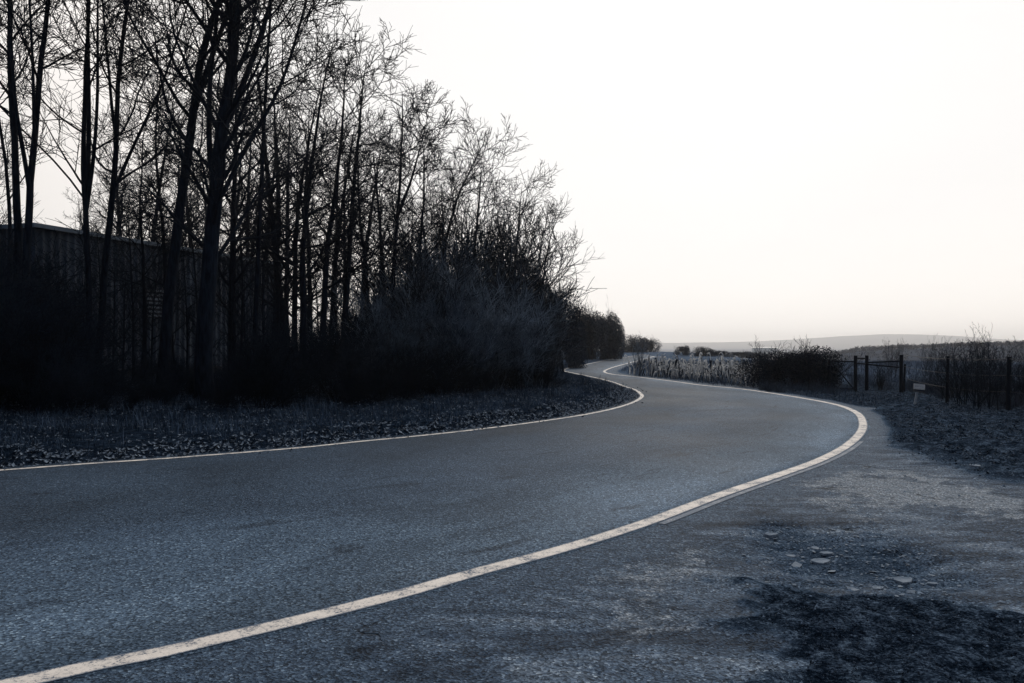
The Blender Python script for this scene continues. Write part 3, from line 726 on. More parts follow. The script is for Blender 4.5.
# ---- shrubs: many fine stems from one stool
def make_shrub(seed, stems, length, spread, m2, m3, minr, mt, name='bare_shrub', up=.05, m4=0, tilt=(0, 0)):
    rng = np.random.default_rng(seed)
    S = np.zeros((stems, 3)); S[:, :2] = rng.normal(0, .22, (stems, 2))
    an = rng.uniform(0, 6.28, stems); a = np.abs(rng.normal(0, spread, stems))
    D = np.stack([np.sin(a) * np.cos(an) + tilt[0], np.sin(a) * np.sin(an) + tilt[1], np.cos(a)], 1); D = unit(D)
    L = length * rng.uniform(.6, 1.1, stems); R = rng.uniform(.010, .022, stems)
    P1 = grow(rng, S, D, L, 8, .05, up * .3); R1 = taper(R, 8, .3); stem_part = tubes(P1, R1, 4)
    S, D, L2, R = spawn(rng, P1, R1, L, m2, .2, 1.0, 32, .42, .6); R = np.clip(R, minr * 1.2, .010)
    P2 = grow(rng, S, D, L2, 5, .08, up); R2 = taper(R, 5, .5); parts = [tubes(P2, R2, 3)]
    S, D, L3, R = spawn(rng, P2, R2, L2, m3, .1, 1.0, 36, .5, .7); R = np.clip(R, minr, .007)
    P3 = grow(rng, S, D, L3, 4, .1, up); parts.append(tubes(P3, taper(R, 4, .7), 3))
    if m4:
        S, D, L4, R = spawn(rng, P3, taper(R, 4, .7), L3, m4, .1, 1.0, 38, .55, .8); R = np.clip(R, minr, .006)
        P4 = grow(rng, S, D, L4, 3, .18, up); parts.append(tubes(P4, taper(R, 3, .7), 3))
    root = empty(name)
    v, q = stem_part; link('stem', mk_mesh('stem', v, quads=q), mt, root)
    v, q = cat(parts); link('twigs', mk_mesh('twigs', v, quads=q), mt, root)
    return root
class Pool:
    def __init__(s, ps): s.p = ps; s.u = [False] * len(ps)
    def get(s, k):
        k %= len(s.p)
        if s.u[k]: return copy_tree(s.p[k])
        s.u[k] = True; return s.p[k]
grey = Pool([make_shrub(300 + k, 34, 3.0, .3, 9, 7, .0085, M['shrub_twig'], m4=0) for k in range(4)])
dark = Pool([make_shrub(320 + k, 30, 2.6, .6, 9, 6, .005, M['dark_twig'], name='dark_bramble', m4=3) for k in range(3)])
tall = Pool([make_shrub(360 + k, 20, 3.0, .26, 8, 6, .0075, M['dark_twig'], m4=0) for k in range(2)])
rr = random.Random(11)
gl, tl, low = [], [], []
def put(pool, k, px, z, h, href, lst, rz=None):
    o = pool.get(k); x = (px - CX) / F * z; s = h / href
    o.location = (x, z, gz(x, z) - .05); o.scale = (s * rr.uniform(.9, 1.15), s * rr.uniform(.9, 1.15), s); o.rotation_euler = (0, 0, rr.uniform(0, 6.28) if rz is None else rz)
    lst.append((px, o)); return o
# grey roadside shrubs: top row of the brush climbs then falls to the right
toprow = lambda px: np.interp(px, [250, 330, 380, 420, 460, 500, 540, 556, 570], [352, 338, 300, 266, 250, 250, 270, 292, 318])
i = 0
for row, (z0, z1, k0, drop) in enumerate(((18.3, 27.5, 0, 62), (20.5, 31, 1, 28), (23.5, 35, 2, 0))):
    n = (13, 13, 13)[row]
    for j in range(n):
        px = 300 + (j + .5 + rr.uniform(-.3, .3)) * (247.0 / n)
        f = (px - 275) / 275; z = z0 + (z1 - z0) * f ** 1.2
        t = toprow(px) + drop + rr.uniform(-22, 26)
        if row and i % 3 == 1: put(tall, i, px, z, CH + (HY - t + 14) / F * z, 3.0, tl)
        else: put(grey, i, px, z, CH + (HY - t) / F * z, 3.35, gl)
        i += 1
    for j in range((9, 5, 0)[row]):
        px = 345 + (j + rr.uniform(.1, .9)) * (205.0 / (9, 5, 1)[row]); z = 17.9 + 9.4 * max(0, (px - 300) / 250) ** 1.2
        put(dark, j, px, z + row * .7, rr.uniform(.7, 1.25), 2.45, low)
gl.sort(key=lambda a: a[0])
for i, (px, o) in enumerate(gl):
    tag(o, 'grey fine twigged bare shrub on the wood edge by the road, %s from the left' % ordinal(i + 1), 'shrub', 'grey shrubs along the wood edge')
tl.sort(key=lambda a: a[0])
for i, (px, o) in enumerate(tl):
    tag(o, 'dark bare shrub standing among the grey shrubs by the road, %s from the left' % ordinal(i + 1), 'shrub', 'dark shrubs among the grey ones')
low.sort(key=lambda a: a[0])
for i, (px, o) in enumerate(low):
    tag(o, 'low dark bramble at the foot of the grey shrubs, %s from the left' % ordinal(i + 1), 'bramble', 'brambles at the foot of the shrubs')
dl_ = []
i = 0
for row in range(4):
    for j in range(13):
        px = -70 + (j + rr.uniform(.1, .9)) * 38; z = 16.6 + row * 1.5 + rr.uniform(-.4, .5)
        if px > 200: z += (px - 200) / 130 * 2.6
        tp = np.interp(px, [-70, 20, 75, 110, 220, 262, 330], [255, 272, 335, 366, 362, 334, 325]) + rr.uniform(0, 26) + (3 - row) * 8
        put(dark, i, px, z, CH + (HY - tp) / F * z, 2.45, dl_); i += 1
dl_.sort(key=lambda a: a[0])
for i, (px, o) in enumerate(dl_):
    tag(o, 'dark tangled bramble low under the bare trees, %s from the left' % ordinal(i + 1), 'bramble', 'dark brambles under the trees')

# ---- leafy bushes
def make_bush(seed, rx, ry, rz, n, leaf, mt, name, lobes=9, stems=14, twiggy=True):
    rng = np.random.default_rng(seed)
    C = np.stack([rng.uniform(-.75, .75, lobes) * rx, rng.uniform(-.7, .7, lobes) * ry, rng.uniform(.12, .72, lobes) * rz * (1 - .25 * rng.random(lobes))], 1)
    Rl = rng.uniform(.28, .5, lobes)[:, None] * np.array([rx, ry, rz * .75])
    pick = rng.integers(0, lobes, n); u = unit(rng.normal(0, 1, (n, 3))); rad_ = rng.uniform(.45, 1.08, n) ** .6
    P = C[pick] + u * rad_[:, None] * Rl[pick]; P[:, 2] = np.abs(P[:, 2]) + .02
    nrm_ = unit(rng.normal(0, 1, (n, 3)) + u * .5 + np.array([0, 0, .4])); t = unit(np.cross(nrm_, rng.normal(0, 1, (n, 3)))); b = np.cross(nrm_, t)
    l = leaf * rng.uniform(.6, 1.4, n)[:, None]
    V = np.stack([P - t * l, P - b * l * .45, P + t * l, P + b * l * .45], 1).reshape(-1, 3)
    q = np.arange(n * 4).reshape(n, 4)
    root = empty(name)
    link('foliage', mk_mesh('foliage', V, quads=q), mt, root)
    S = np.zeros((stems, 3)); S[:, 0] = rng.uniform(-.6, .6, stems) * rx; S[:, 1] = rng.uniform(-.4, .4, stems) * ry
    D = unit(np.stack([rng.normal(0, .35, stems), rng.normal(0, .35, stems), np.ones(stems)], 1)); L = rng.uniform(.6, .95, stems) * rz
    P1 = grow(rng, S, D, L, 7, .1, .02); R1 = taper(np.full(stems, .03 * rz / 2), 7, .2); parts = [tubes(P1, R1, 4)]
    S, D, L2, R = spawn(rng, P1, R1, L, 12, .35, 1.0, 34, .34, .6); P2 = grow(rng, S, D, L2, 5, .12, .05); R2 = taper(np.clip(R, .006, .012), 5, .5); parts.append(tubes(P2, R2, 3))
    S, D, L3, R = spawn(rng, P2, R2, L2, 4, .3, 1.0, 34, .5, .8); P3 = grow(rng, S, D, L3, 4, .12, .05); parts.append(tubes(P3, taper(np.clip(R, .005, .009), 4, .6), 3))
    v, q = cat(parts); link('stem', mk_mesh('stem', v, quads=q), M['dark_twig'], root)
    return root
bushp = [make_bush(400, 2.2, 2.0, 3.0, 15000, .06, M['leaf_dark'], 'leafy_bush', lobes=14), make_bush(401, 2.6, 2.2, 3.0, 15000, .06, M['leaf_dark'], 'leafy_bush', lobes=16), make_bush(402, 1.8, 1.8, 3.0, 12000, .06, M['leaf_dark'], 'leafy_bush', lobes=11)]
bp_ = Pool(bushp)
def bush(k, px, base_py, top_py, width_px, label, z=None, cat_='bush', group=None):
    z = z or CH * F / (base_py - HY); x = (px - CX) / F * z; o = bp_.get(k); h = CH + (HY - top_py) / F * z; w = width_px / F * z
    rx = [2.2, 2.6, 1.8][k % 3]; o.scale = (w / (2 * rx), w / (2 * rx), h / 3.0); o.location = (x, z, gz(x, z) - .05)
    tag(o, label, cat_, group); return o
bush(0, 549, 0, 268, 62, 'tall rounded dark bush closing the right end of the wood', z=43)
bush(1, 566, 0, 306, 44, 'low grey bush between the wood edge and the far clump', z=56)
bush(2, 590, 0, 306, 40, 'dark bush in the middle of the dense far clump beyond the bend', z=84)
bush(0, 580, 0, 300, 52, 'dark leafy bush beyond the inner bend, left half of the dense far clump', z=80)
bush(1, 600, 0, 302, 46, 'dark leafy bush with a domed top, right half of the dense far clump', z=86)
bush(2, 614, 0, 312, 24, 'small shoulder bush on the right side of the dense far clump', z=94)
bush(2, 634, 0, 332, 30, 'rounded bush beyond the far bend, left of a pair', z=150).location.z -= .7
bush(0, 646, 0, 331, 30, 'rounded bush beyond the far bend, right of a pair', z=155).location.z -= .8
bush(1, 682, 0, 344, 17, 'tiny lone bush with spiky top on the field horizon', z=118)
bush(2, 704, 0, 346, 22, 'small dark bush second along the field horizon', z=112)
bush(0, 720, 0, 349, 20, 'low bush third along the field horizon', z=110)
bush(1, 738, 0, 348.5, 34, 'wide low bush on the field horizon behind the pale field post', z=108)
bush(2, 757, 0, 349.5, 30, 'wide low bush on the field horizon touching the roadside hedge', z=104)
# roadside hedge
hd = make_bush(410, 1.75, .9, 1.5, 34000, .03, M['hedge'], 'hedge', lobes=26, stems=34)
p = G(800, 389); hd.location = (p[0], p[1] + .9, gz(p[0], p[1] + .9) - .04); hd.rotation_euler = (0, 0, R_(-48)); hd.scale = (1.12, 1.0, 1.18)
tag(hd, 'dense dark clipped hedge on the outside of the bend', 'hedge')

# ---- dry maize stalks inside the far bend
def make_stalk(seed, mt, leaves):
    rng = np.random.default_rng(seed); h = rng.uniform(.85, 1.15)
    S = np.zeros((1, 3)); P = grow(rng, S, unit(np.array([[rng.normal(0, .12), rng.normal(0, .12), 1]])), np.array([h]), 7, .05, 0)
    parts = [tubes(P, taper(np.array([.02]), 7, .5), 5)]
    V, Q = cat(parts); V = list(V); Q = list(Q)
    for k in range(leaves):
        i = rng.integers(2, 7); p = P[0, i]; an = rng.uniform(0, 6.28); L = rng.uniform(.3, .6); w = rng.uniform(.025, .045)
        d = np.array([math.cos(an), math.sin(an), 0]); s = np.array([-d[1], d[0], 0])
        pts = [p, p + d * L * .25 + [0, 0, .08], p + d * L * .5 + [0, 0, -.06], p + d * L * .62 + [0, 0, -.06 - L * .6]]
        b0 = len(V)
        for m_, q_ in enumerate(pts):
            ww = w * (1, 1.2, .9, .25)[m_]; V += [q_ - s * ww, q_ + s * ww + [0, 0, .015]]
        for m_ in range(3): Q.append((b0 + 2 * m_, b0 + 2 * m_ + 1, b0 + 2 * m_ + 3, b0 + 2 * m_ + 2))
    return mk_mesh('maize_stalk', np.array(V), quads=np.array(Q))
sm_p = [make_stalk(500 + k, None, 3 + k % 3) for k in range(6)]; sm_d = [make_stalk(520 + k, None, 2 + k % 2) for k in range(4)]
for me in sm_p: me.materials.append(M['stalk_pale'])
for me in sm_d: me.materials.append(M['stalk_dark'])
p0, p1 = G(631, 374.6)[:2], G(753, 386.2)[:2]; rowd = (p1 - p0) / np.linalg.norm(p1 - p0); rown = np.array([-rowd[1], rowd[0]])
if rown[1] < 0: rown = -rown
rr = random.Random(3); ns = 0
def stalk(x, y, pale, sc):
    o = bpy.data.objects.new('maize_stalk', rr.choice(sm_p if pale else sm_d)); COL.objects.link(o)
    o.location = (x, y, gz(x, y) - .02); o.rotation_euler = (rr.gauss(0, .10), rr.gauss(0, .10), rr.uniform(0, 6.28)); o.scale = (1, 1, sc)
    if pale: tag(o, 'dry pale maize stalk with drooping leaves standing in the far bend', 'maize stalk', 'pale maize stalks in the far bend')
    else: tag(o, 'dark broken maize stalk among the pale ones in the far bend', 'maize stalk', 'dark maize stalks in the far bend')
L_ = np.linalg.norm(p1 - p0)
for row in range(8):
    n = int((38, 38, 36, 30, 26, 24, 20, 20)[row]); off = (0, .45, .95, 1.8, 3.2, 5.0, 7.5, 10.5)[row]
    for j in range(n):
        s = (j + rr.uniform(.05, .95)) / n * (L_ + off * .3); q = p0 + rowd * s + rown * (off + rr.uniform(-.15, .15))
        dl1, dr1, in1 = road_info(np.array([q[0]]), np.array([q[1]]))
        if in1[0] or dr1[0] < .3 or not 628 < PX(q[0], q[1]) < 760: continue
        stalk(q[0], q[1], rr.random() < (.6 if row < 3 else .8), rr.uniform(.75, 1.12) * (1.0 if row < 5 else .85))
# pale post in the field
def bar(a, b, r0, r1, sides=8):
    a = np.array(a, float); b = np.array(b, float); P = np.linspace(a, b, 4)[None]; Rr_ = np.linspace(r0, r1, 4)[None]
    V, Q = tubes(P, Rr_, sides); V = list(V); Q = [tuple(q) for q in Q]
    return V, Q + [tuple(range(sides)), tuple(range(len(V) - sides, len(V)))]
def bars_mesh(name, items):
    V, Fc = [], []
    for it in items:
        v, f = bar(*it); o = len(V); V += v; Fc += [tuple(i + o for i in x) for x in f]
    return mk_mesh(name, V, faces=Fc)
for px, z, t, lb in ((735, 70, 355, 'pale thin wooden post standing in the open field by the low bushes'), (662, 60, 354.5, 'pale slim marker post rising above the maize stalks')):
    p = W(px, HY, z); hh = CH + (HY - t) / F * z
    o = link('field_post', bars_mesh('field_post', [((0, 0, -.1), (.02, 0, hh), .055, .045)]), M['sign_post']); o.location = (p[0], p[1], gz(p[0], p[1]))
    tag(o, lb, 'post')
# sapling at the hairpin
sp = make_shrub(330, 9, 2.1, .28, 7, 5, .005, M['shrub_twig'], name='sapling'); p = G(631, 376); sp.location = (p[0] + .4, p[1] + .5, gz(p[0], p[1] + .5)); sp.scale = (.75, .75, .95)
tag(sp, 'thin young bare bush at the tip of the far bend beside the maize', 'shrub')

# ---- gate and fence on the right
def fence_gate():
    zg = 26.5
    root = empty('metal_gate', tuple(W(862, HY, zg)[:2]) + (0,)); o0 = np.array(root.location)
    def pt(px, py, z): return tuple(W(px, py, z) - o0)
    def post(px, top, z, r=.05, parent=root):
        x, y = W(px, HY, z)[:2]; b = (x - o0[0], y - o0[1], gz(x, y) - .15)
        link('post', bars_mesh('post', [(b, (b[0] + .01, b[1], CH + (HY - top) / F * z), r, r * .95)]), M['post'], parent)
    post(829, 360, 28.2); post(855.3, 355.5, 27, .06); post(866.5, 355.5, 27.4, .06); post(901, 354.8, 26, .06)
    for a, b in (((829, 361, 28.2), (854.6, 361.6, 27)), ((856, 358.3, 27), (866, 358.5, 27.4)), ((856, 363.3, 27), (866, 364, 27.4)), ((867, 362.5, 27.4), (900.5, 361, 26)), ((867, 364.3, 27.4), (900.5, 367.4, 26)),
                 ((830, 388, 28.2), (854.6, 389, 27)), ((831, 361.5, 28.2), (853, 388, 27.1))):
        link('rail', bars_mesh('rail', [(pt(*a), pt(*b), .025, .025, 6)]), M['post'], root)
    tag(root, 'dark pole gate with crossing rails between the hedge and the wire fence', 'gate')
    fr = empty('wire_fence', tuple(W(947, HY, 21.5)[:2]) + (0,)); f0 = np.array(fr.location)
    posts = [(904.3, 364, 26.6, .035), (947.3, 356.2, 21.5, .045), (1008.5, 356.8, 18.8, .055), (1085, 357, 16.6, .055), (1190, 357, 14.6, .055)]
    tops, bots = [], []
    for px, top, z, r in posts:
        x, y = W(px, HY, z)[:2]; g = gz(x, y); hz = CH + (HY - top) / F * z
        link('post', bars_mesh('post', [((x - f0[0] - .02, y - f0[1], g - .2), (x - f0[0] + .02, y - f0[1], hz), r, r * .95)]), M['post'], fr)
        tops.append(np.array([x - f0[0], y - f0[1], 1.28])); bots.append(np.array([x - f0[0], y - f0[1], g]))
    for fz in (.96, .66, .36):
        it = []
        for i in range(len(posts) - 1):
            for k in range(4):
                a = bots[i] * (1 - k / 4) + bots[i + 1] * (k / 4); b = bots[i] * (1 - (k + 1) / 4) + bots[i + 1] * ((k + 1) / 4)
                sag = lambda t: -.03 * 4 * t * (1 - t)
                it.append((a + [0, 0, 1.3 * fz + sag(k / 4)], b + [0, 0, 1.3 * fz + sag((k + 1) / 4)], 0.009 if fz > .9 else .005, 0.009 if fz > .9 else .005, 4))
        link('wire', bars_mesh('wire', it), M['wire'], fr)
    tag(fr, 'wire fence on dark posts along the right edge of the lay-by', 'fence')
fence_gate()
def box_faces(): return [(0, 3, 2, 1), (4, 5, 6, 7), (0, 1, 5, 4), (1, 2, 6, 5), (2, 3, 7, 6), (3, 0, 4, 7)]
def sign():
    p = G(914, 406); g = gz(p[0], p[1]); root = empty('small_sign', (p[0], p[1], g)); z = p[1]
    top = W(917.5, 389.5, z) - np.array([p[0], p[1], g])
    link('post', bars_mesh('post', [((0, 0, -.1), tuple(top), .034, .03, 6)]), M['sign_post'], root)
    w, h, t = .135, .07, .02
    V = np.array([(sx * w, sy * t, sz * h) for sz in (-1, 1) for sx, sy in ((-1, -1), (1, -1), (1, 1), (-1, 1))])
    bd = link('board', mk_mesh('board', V, faces=box_faces()), M['sign'], root)
    bd.location = tuple(top + np.array([.02, -.045, .075])); bd.rotation_euler = (R_(-14), R_(6), R_(-8))
    V3, F3 = [], []
    for k, (a0, a1) in enumerate(((-.115, -.07), (-.055, -.02), (-.005, .05), (.065, .11))):
        V3 += [(a0, -.0215, -.012), (a1, -.0215, -.012), (a1, -.0215, .014), (a0, -.0215, .014)]; F3.append(tuple(4 * k + q for q in range(4)))
    link('faded_lettering', mk_mesh('faded_lettering', V3, faces=F3), M['sign_post'], bd)
    V2 = np.array([(sx * w * 1.02, sy * .035, sz * .022) for sz in (-1, 1) for sx, sy in ((-1, -1), (1, -1), (1, 1), (-1, 1))])
    e = link('lower_edge', mk_mesh('lower_edge', V2, faces=box_faces()), M['dark_edge'], bd); e.location = (0, .005, -.108)
    tag(root, 'small pale rectangular sign on a leaning stake before the wire fence', 'sign')
sign()
# bare shrubs by the fence
fs = Pool([make_shrub(340 + k, 13, 1.9, .42, 9, 5, .004, M['dark_twig'], m4=2) for k in range(3)])
for k, (px, z, h, lb) in enumerate(((966, 20.4, 1.6, 'bare spreading shrub behind the fence, left of the two tall ones'), (986, 19.6, 1.65, 'bare spreading shrub behind the fence, right of the two tall ones'),
                                    (1022, 20.5, 1.35, 'bare shrub at the right picture edge behind the last fence post'), (893, 34, 1.7, 'thin forked sapling standing behind the gate'),
                                    (932, 27, 1.55, 'thin forked sapling behind the fence above the small sign'), (880, 27.5, .9, 'low dark shrub filling the gate opening'), (952, 23, 1.45, 'low bare shrub just right of the first tall fence post'), (976, 21.5, 1.6, 'dense bare shrub between the two tall spreading ones behind the fence'), (1002, 20.5, 1.4, 'bare shrub close behind the second tall fence post'), (1060, 19, 1.7, 'bare shrub on the fence line beyond the right picture edge'))):
    o = fs.get(k); x = (px - CX) / F * z; o.location = (x, z, gz(x, z) - .04); s = h / 2.05; o.scale = (s * (.5 if 'sapling' in lb else .85),) * 2 + (s,); o.rotation_euler = (0, 0, k * 1.3)
    tag(o, lb, 'shrub')
# dry weeds
def make_weed(seed):
    rng = np.random.default_rng(seed); n = 46
    S = np.zeros((n, 3)); S[:, :2] = rng.normal(0, .16, (n, 2)); a = np.abs(rng.normal(0, .35, n)); an = rng.uniform(0, 6.28, n)
    D = np.stack([np.sin(a) * np.cos(an), np.sin(a) * np.sin(an), np.cos(a)], 1); L = rng.uniform(.25, .8, n)
    P = grow(rng, S, D, L, 6, .12, -.03); R = taper(np.full(n, .006), 6, .4); parts = [tubes(P, R, 3)]
    S, D, L2, R2 = spawn(rng, P, R, L, 4, .3, 1, 35, .35, .8); parts.append(tubes(grow(rng, S, D, L2, 4, .15, 0), taper(np.clip(R2, .003, .005), 4, .6), 3))
    V, Q = cat(parts); return mk_mesh('dry_weed', V, quads=Q)
wm = [make_weed(600 + k) for k in range(4)]
for me in wm: me.materials.append(M['weed'])
rr = random.Random(21)
def weed(x, y, s, label, group):
    o = bpy.data.objects.new('dry_weed', rr.choice(wm)); COL.objects.link(o); o.location = (x, y, gz(x, y) - .03); o.rotation_euler = (0, 0, rr.uniform(0, 6.28)); o.scale = (s, s, s)
    tag(o, label, 'weed', group)
for i in range(46):
    px = rr.uniform(846, 1050); base = np.interp(px, [846, 905, 950, 1010, 1050], [391, 394, 404, 412, 418]) + rr.uniform(-10, -2); p = G(px, base)
    weed(p[0], p[1], rr.uniform(.5, .95), 'dry weed clump growing along the foot of the wire fence', 'dry weeds along the fence')
for i in range(26):
    px = rr.uniform(760, 850); base = np.interp(px, [760, 850], [389.5, 394.5]) + rr.uniform(-1, 2); p = G(px, base)
    weed(p[0], p[1], rr.uniform(.3, .6), 'small dry weed tuft along the foot of the dark hedge', 'dry weeds under the hedge')

# ------------------------------------------------------------------ ground cover
def flakes(x, y, z, size, rng, tilt=.5, curl=True, elong=.55):
    n = len(x); nr_ = unit(np.stack([rng.normal(0, tilt, n), rng.normal(0, tilt, n), np.ones(n)], 1)); t = unit(np.cross(nr_, rng.normal(0, 1, (n, 3)))); b = np.cross(nr_, t)
    P = np.stack([x, y, z], 1); l = size[:, None]
    c = (nr_ * l * rng.uniform(.1, .45, (n, 1))) if curl else 0
    V = np.stack([P - t * l + c, P - b * l * elong, P + t * l + c, P + b * l * elong], 1).reshape(-1, 3)
    i = np.arange(n) * 4
    return V, np.concatenate([np.stack([i, i + 1, i + 3], 1), np.stack([i + 1, i + 2, i + 3], 1)])
def blades(x, y, z, h, w, rng, lean=.35):
    n = len(x); an = rng.uniform(0, 6.28, n); d = np.stack([np.cos(an), np.sin(an), np.zeros(n)], 1); s = np.stack([-d[:, 1], d[:, 0], np.zeros(n)], 1)
    P = np.stack([x, y, z - .01], 1); ln = np.abs(rng.normal(0, lean, n))[:, None] * h[:, None]
    up_ = np.array([0, 0, 1.0])
    V = np.stack([P - s * w, P + s * w, P + d * ln * .4 + up_ * h[:, None] * .6 - s * w * .8, P + d * ln * .4 + up_ * h[:, None] * .6 + s * w * .8, P + d * ln + up_ * h[:, None]], 1).reshape(-1, 3)
    i = np.arange(n) * 5
    return V, np.stack([i, i + 1, i + 3, i + 2], 1), np.stack([i + 2, i + 3, i + 4], 1)
rng = np.random.default_rng(77)
def scatter(n, x0, x1, y0, y1, test):
    x = rng.uniform(x0, x1, n); y = rng.uniform(y0, y1, n); dl1, dr1, ins = road_info(x, y); m = test(x, y, dl1, dr1, ins); return x[m], y[m], dl1[m], dr1[m]
# leaf litter on the left verge: thick by the road, thinner under the trees
x, y, dl1, dr1 = scatter(260000, -24, 5.5, 6, 34, lambda x, y, l, r, i: (l < r) & ((~i & (l > .1)) | ((l < .3) & (rng.random(len(x)) < .1 * (fbm(x * 2, y * 2, 63) > .5)))) & (rng.random(len(x)) < np.where(l < 1.0, .9, .2) * np.where(l < .2, .5, 1)) & ((l < .8) | (fbm(x * 3, y * 3, 61) > .42)))
V, t = flakes(x, y, ground_h(x, y) + .012 + .02 * rng.random(len(x)), np.where(dl1 < 1.1, rng.uniform(.018, .05, len(x)), rng.uniform(.012, .034, len(x))), rng)
tag(link('leaf_litter', mk_mesh('leaf_litter', V, tris=t), M['leaf_litter']), 'fallen leaves lying thick along the left verge', 'leaf litter', kind='stuff')
x, y, dl1, dr1 = scatter(230000, -24, 5.5, 6, 36, lambda x, y, l, r, i: ~i & (l < r) & (l > .45) & (fbm(x * .8, y * .8, 41) + .25 * rng.random(len(x)) > .55))
V, q, t = blades(x, y, ground_h(x, y), rng.uniform(.03, .11, len(x)) * (1 + 2.2 * sstep(.55, .75, fbm(x * 2.6, y * 2.6, 43))), .005, rng, .6)
tag(link('verge_grass', mk_mesh('verge_grass', V, quads=q, tris=t), M['grass']), 'short winter grass on the left verge', 'grass', kind='stuff')
# clods and leaves on the right
def in_zone(P, amt=0.0): return lambda x, y: sd(x, y, P) < amt
x, y, dl1, dr1 = scatter(90000, 5, 22, 8, 32, lambda x, y, l, r, i: ~i & (r < l) & (r > .5) & (sd(x, y, SOIL_FAR) + (fbm(x * .9, y * .9, 21) - .5) * 1.3 < .3 * rng.random(len(x))) & (fbm(x * 1.6, y * 1.6, 55) > .42))
V, t = flakes(x, y, ground_h(x, y) + .012 + .02 * rng.random(len(x)), rng.uniform(.008, .034, len(x)), rng)
tag(link('soil_litter', mk_mesh('soil_litter', V, tris=t), M['soil_clod']), 'dark leaves and clods on the rough soil below the fence', 'leaf litter', kind='stuff')
x, y, dl1, dr1 = scatter(36000, .8, 6, 2.2, 6.2, lambda x, y, l, r, i: ~i & (r < l) & (r > .5) & (sd(x, y, SOIL_NEAR) + (fbm(x * 2.2, y * 2.2, 25) - .5) * .5 < -.3 + .55 * rng.random(len(x))) & (fbm(x * 4, y * 4, 57) > .36))
V, t = flakes(x, y, ground_h(x, y) + .004 + .01 * rng.random(len(x)), rng.uniform(.003, .012, len(x)), rng, tilt=.5)
tag(link('soil_litter', mk_mesh('soil_litter', V, tris=t), M['soil_crumb']), 'black crumbly soil and leaf scraps in the near right corner', 'soil crumbs', kind='stuff')
x, y, dl1, dr1 = scatter(60000, 4, 40, 20, 75, lambda x, y, l, r, i: ~i & (r < l) & (r > 1.0) & ((y > 29) | (x > 13.5)) & (rng.random(len(x)) < .8))
V, q, t = blades(x, y, ground_h(x, y), rng.uniform(.08, .35, len(x)), .009, rng, .5)
tag(link('field_grass', mk_mesh('field_grass', V, quads=q, tris=t), M['field_grass']), 'rough pale winter grass on the field beyond the fence', 'grass', kind='stuff')
x, y, dl1, dr1 = scatter(26000, 3, 13, 9, 42, lambda x, y, l, r, i: ~i & (r < l) & (r > .45) & (r < 2.2) & (y > 21) & (rng.random(len(x)) < .8))
V, q, t = blades(x, y, ground_h(x, y), rng.uniform(.04, .2, len(x)), .006, rng, .5)
tag(link('verge_grass', mk_mesh('verge_grass', V, quads=q, tris=t), M['grass']), 'thin dry grass on the outer verge below hedge and maize', 'grass', kind='stuff')
# grit of the lay-by
def pebbles(x, y, s, rng):
    n = len(x); z = ground_h(x, y)
    u = np.array([(1, 0, -.2), (-.5, .87, -.2), (-.5, -.87, -.2), (0, 0, .7)])
    sc3 = s[:, None, None] * rng.uniform(.6, 1.4, (n, 1, 3)); an = rng.uniform(0, 6.28, n)
    V = u[None] * sc3; c, s_ = np.cos(an)[:, None], np.sin(an)[:, None]
    V = np.stack([V[..., 0] * c - V[..., 1] * s_, V[..., 0] * s_ + V[..., 1] * c, V[..., 2]], -1) + np.stack([x, y, z], 1)[:, None]
    i = np.arange(n)[:, None] * 4
    return V.reshape(-1, 3), (i[:, :, None] + np.array([[0, 1, 3], [1, 2, 3], [2, 0, 3]])[None]).reshape(-1, 3)
x, y, dl1, dr1 = scatter(60000, -3, 10, 2, 14, lambda x, y, l, r, i: ~i & (r < l) & (r > .3) & (rng.random(len(x)) < np.where(sd(x, y, RUBBLE) < .1, .9, .10) * np.where(y < 8, 1, .5)))
V, t = pebbles(x, y, rng.uniform(.004, .016, len(x)) * np.where(rng.random(len(x)) < .06, 2.0, 1), rng)
tag(link('gravel', mk_mesh('gravel', V, tris=t), M['gravel']), 'loose grit scattered over the worn lay-by', 'gravel', kind='stuff')
x, y, dl1, dr1 = scatter(9000, 1.5, 8, 3, 8, lambda x, y, l, r, i: ~i & (sd(x, y, RUBBLE) < .25 - .5 * rng.random(len(x))) & (rng.random(len(x)) < .55))
V, t = flakes(x, y, ground_h(x, y) + .008, rng.uniform(.006, .02, len(x)) * np.where(rng.random(len(x)) < .07, 2.6, 1), rng, tilt=.22, curl=False, elong=.8)
tag(link('stone_chips', mk_mesh('stone_chips', V, tris=t), M['stone']), 'small flat stone chips strewn through the rubble patch', 'rubble', kind='stuff')
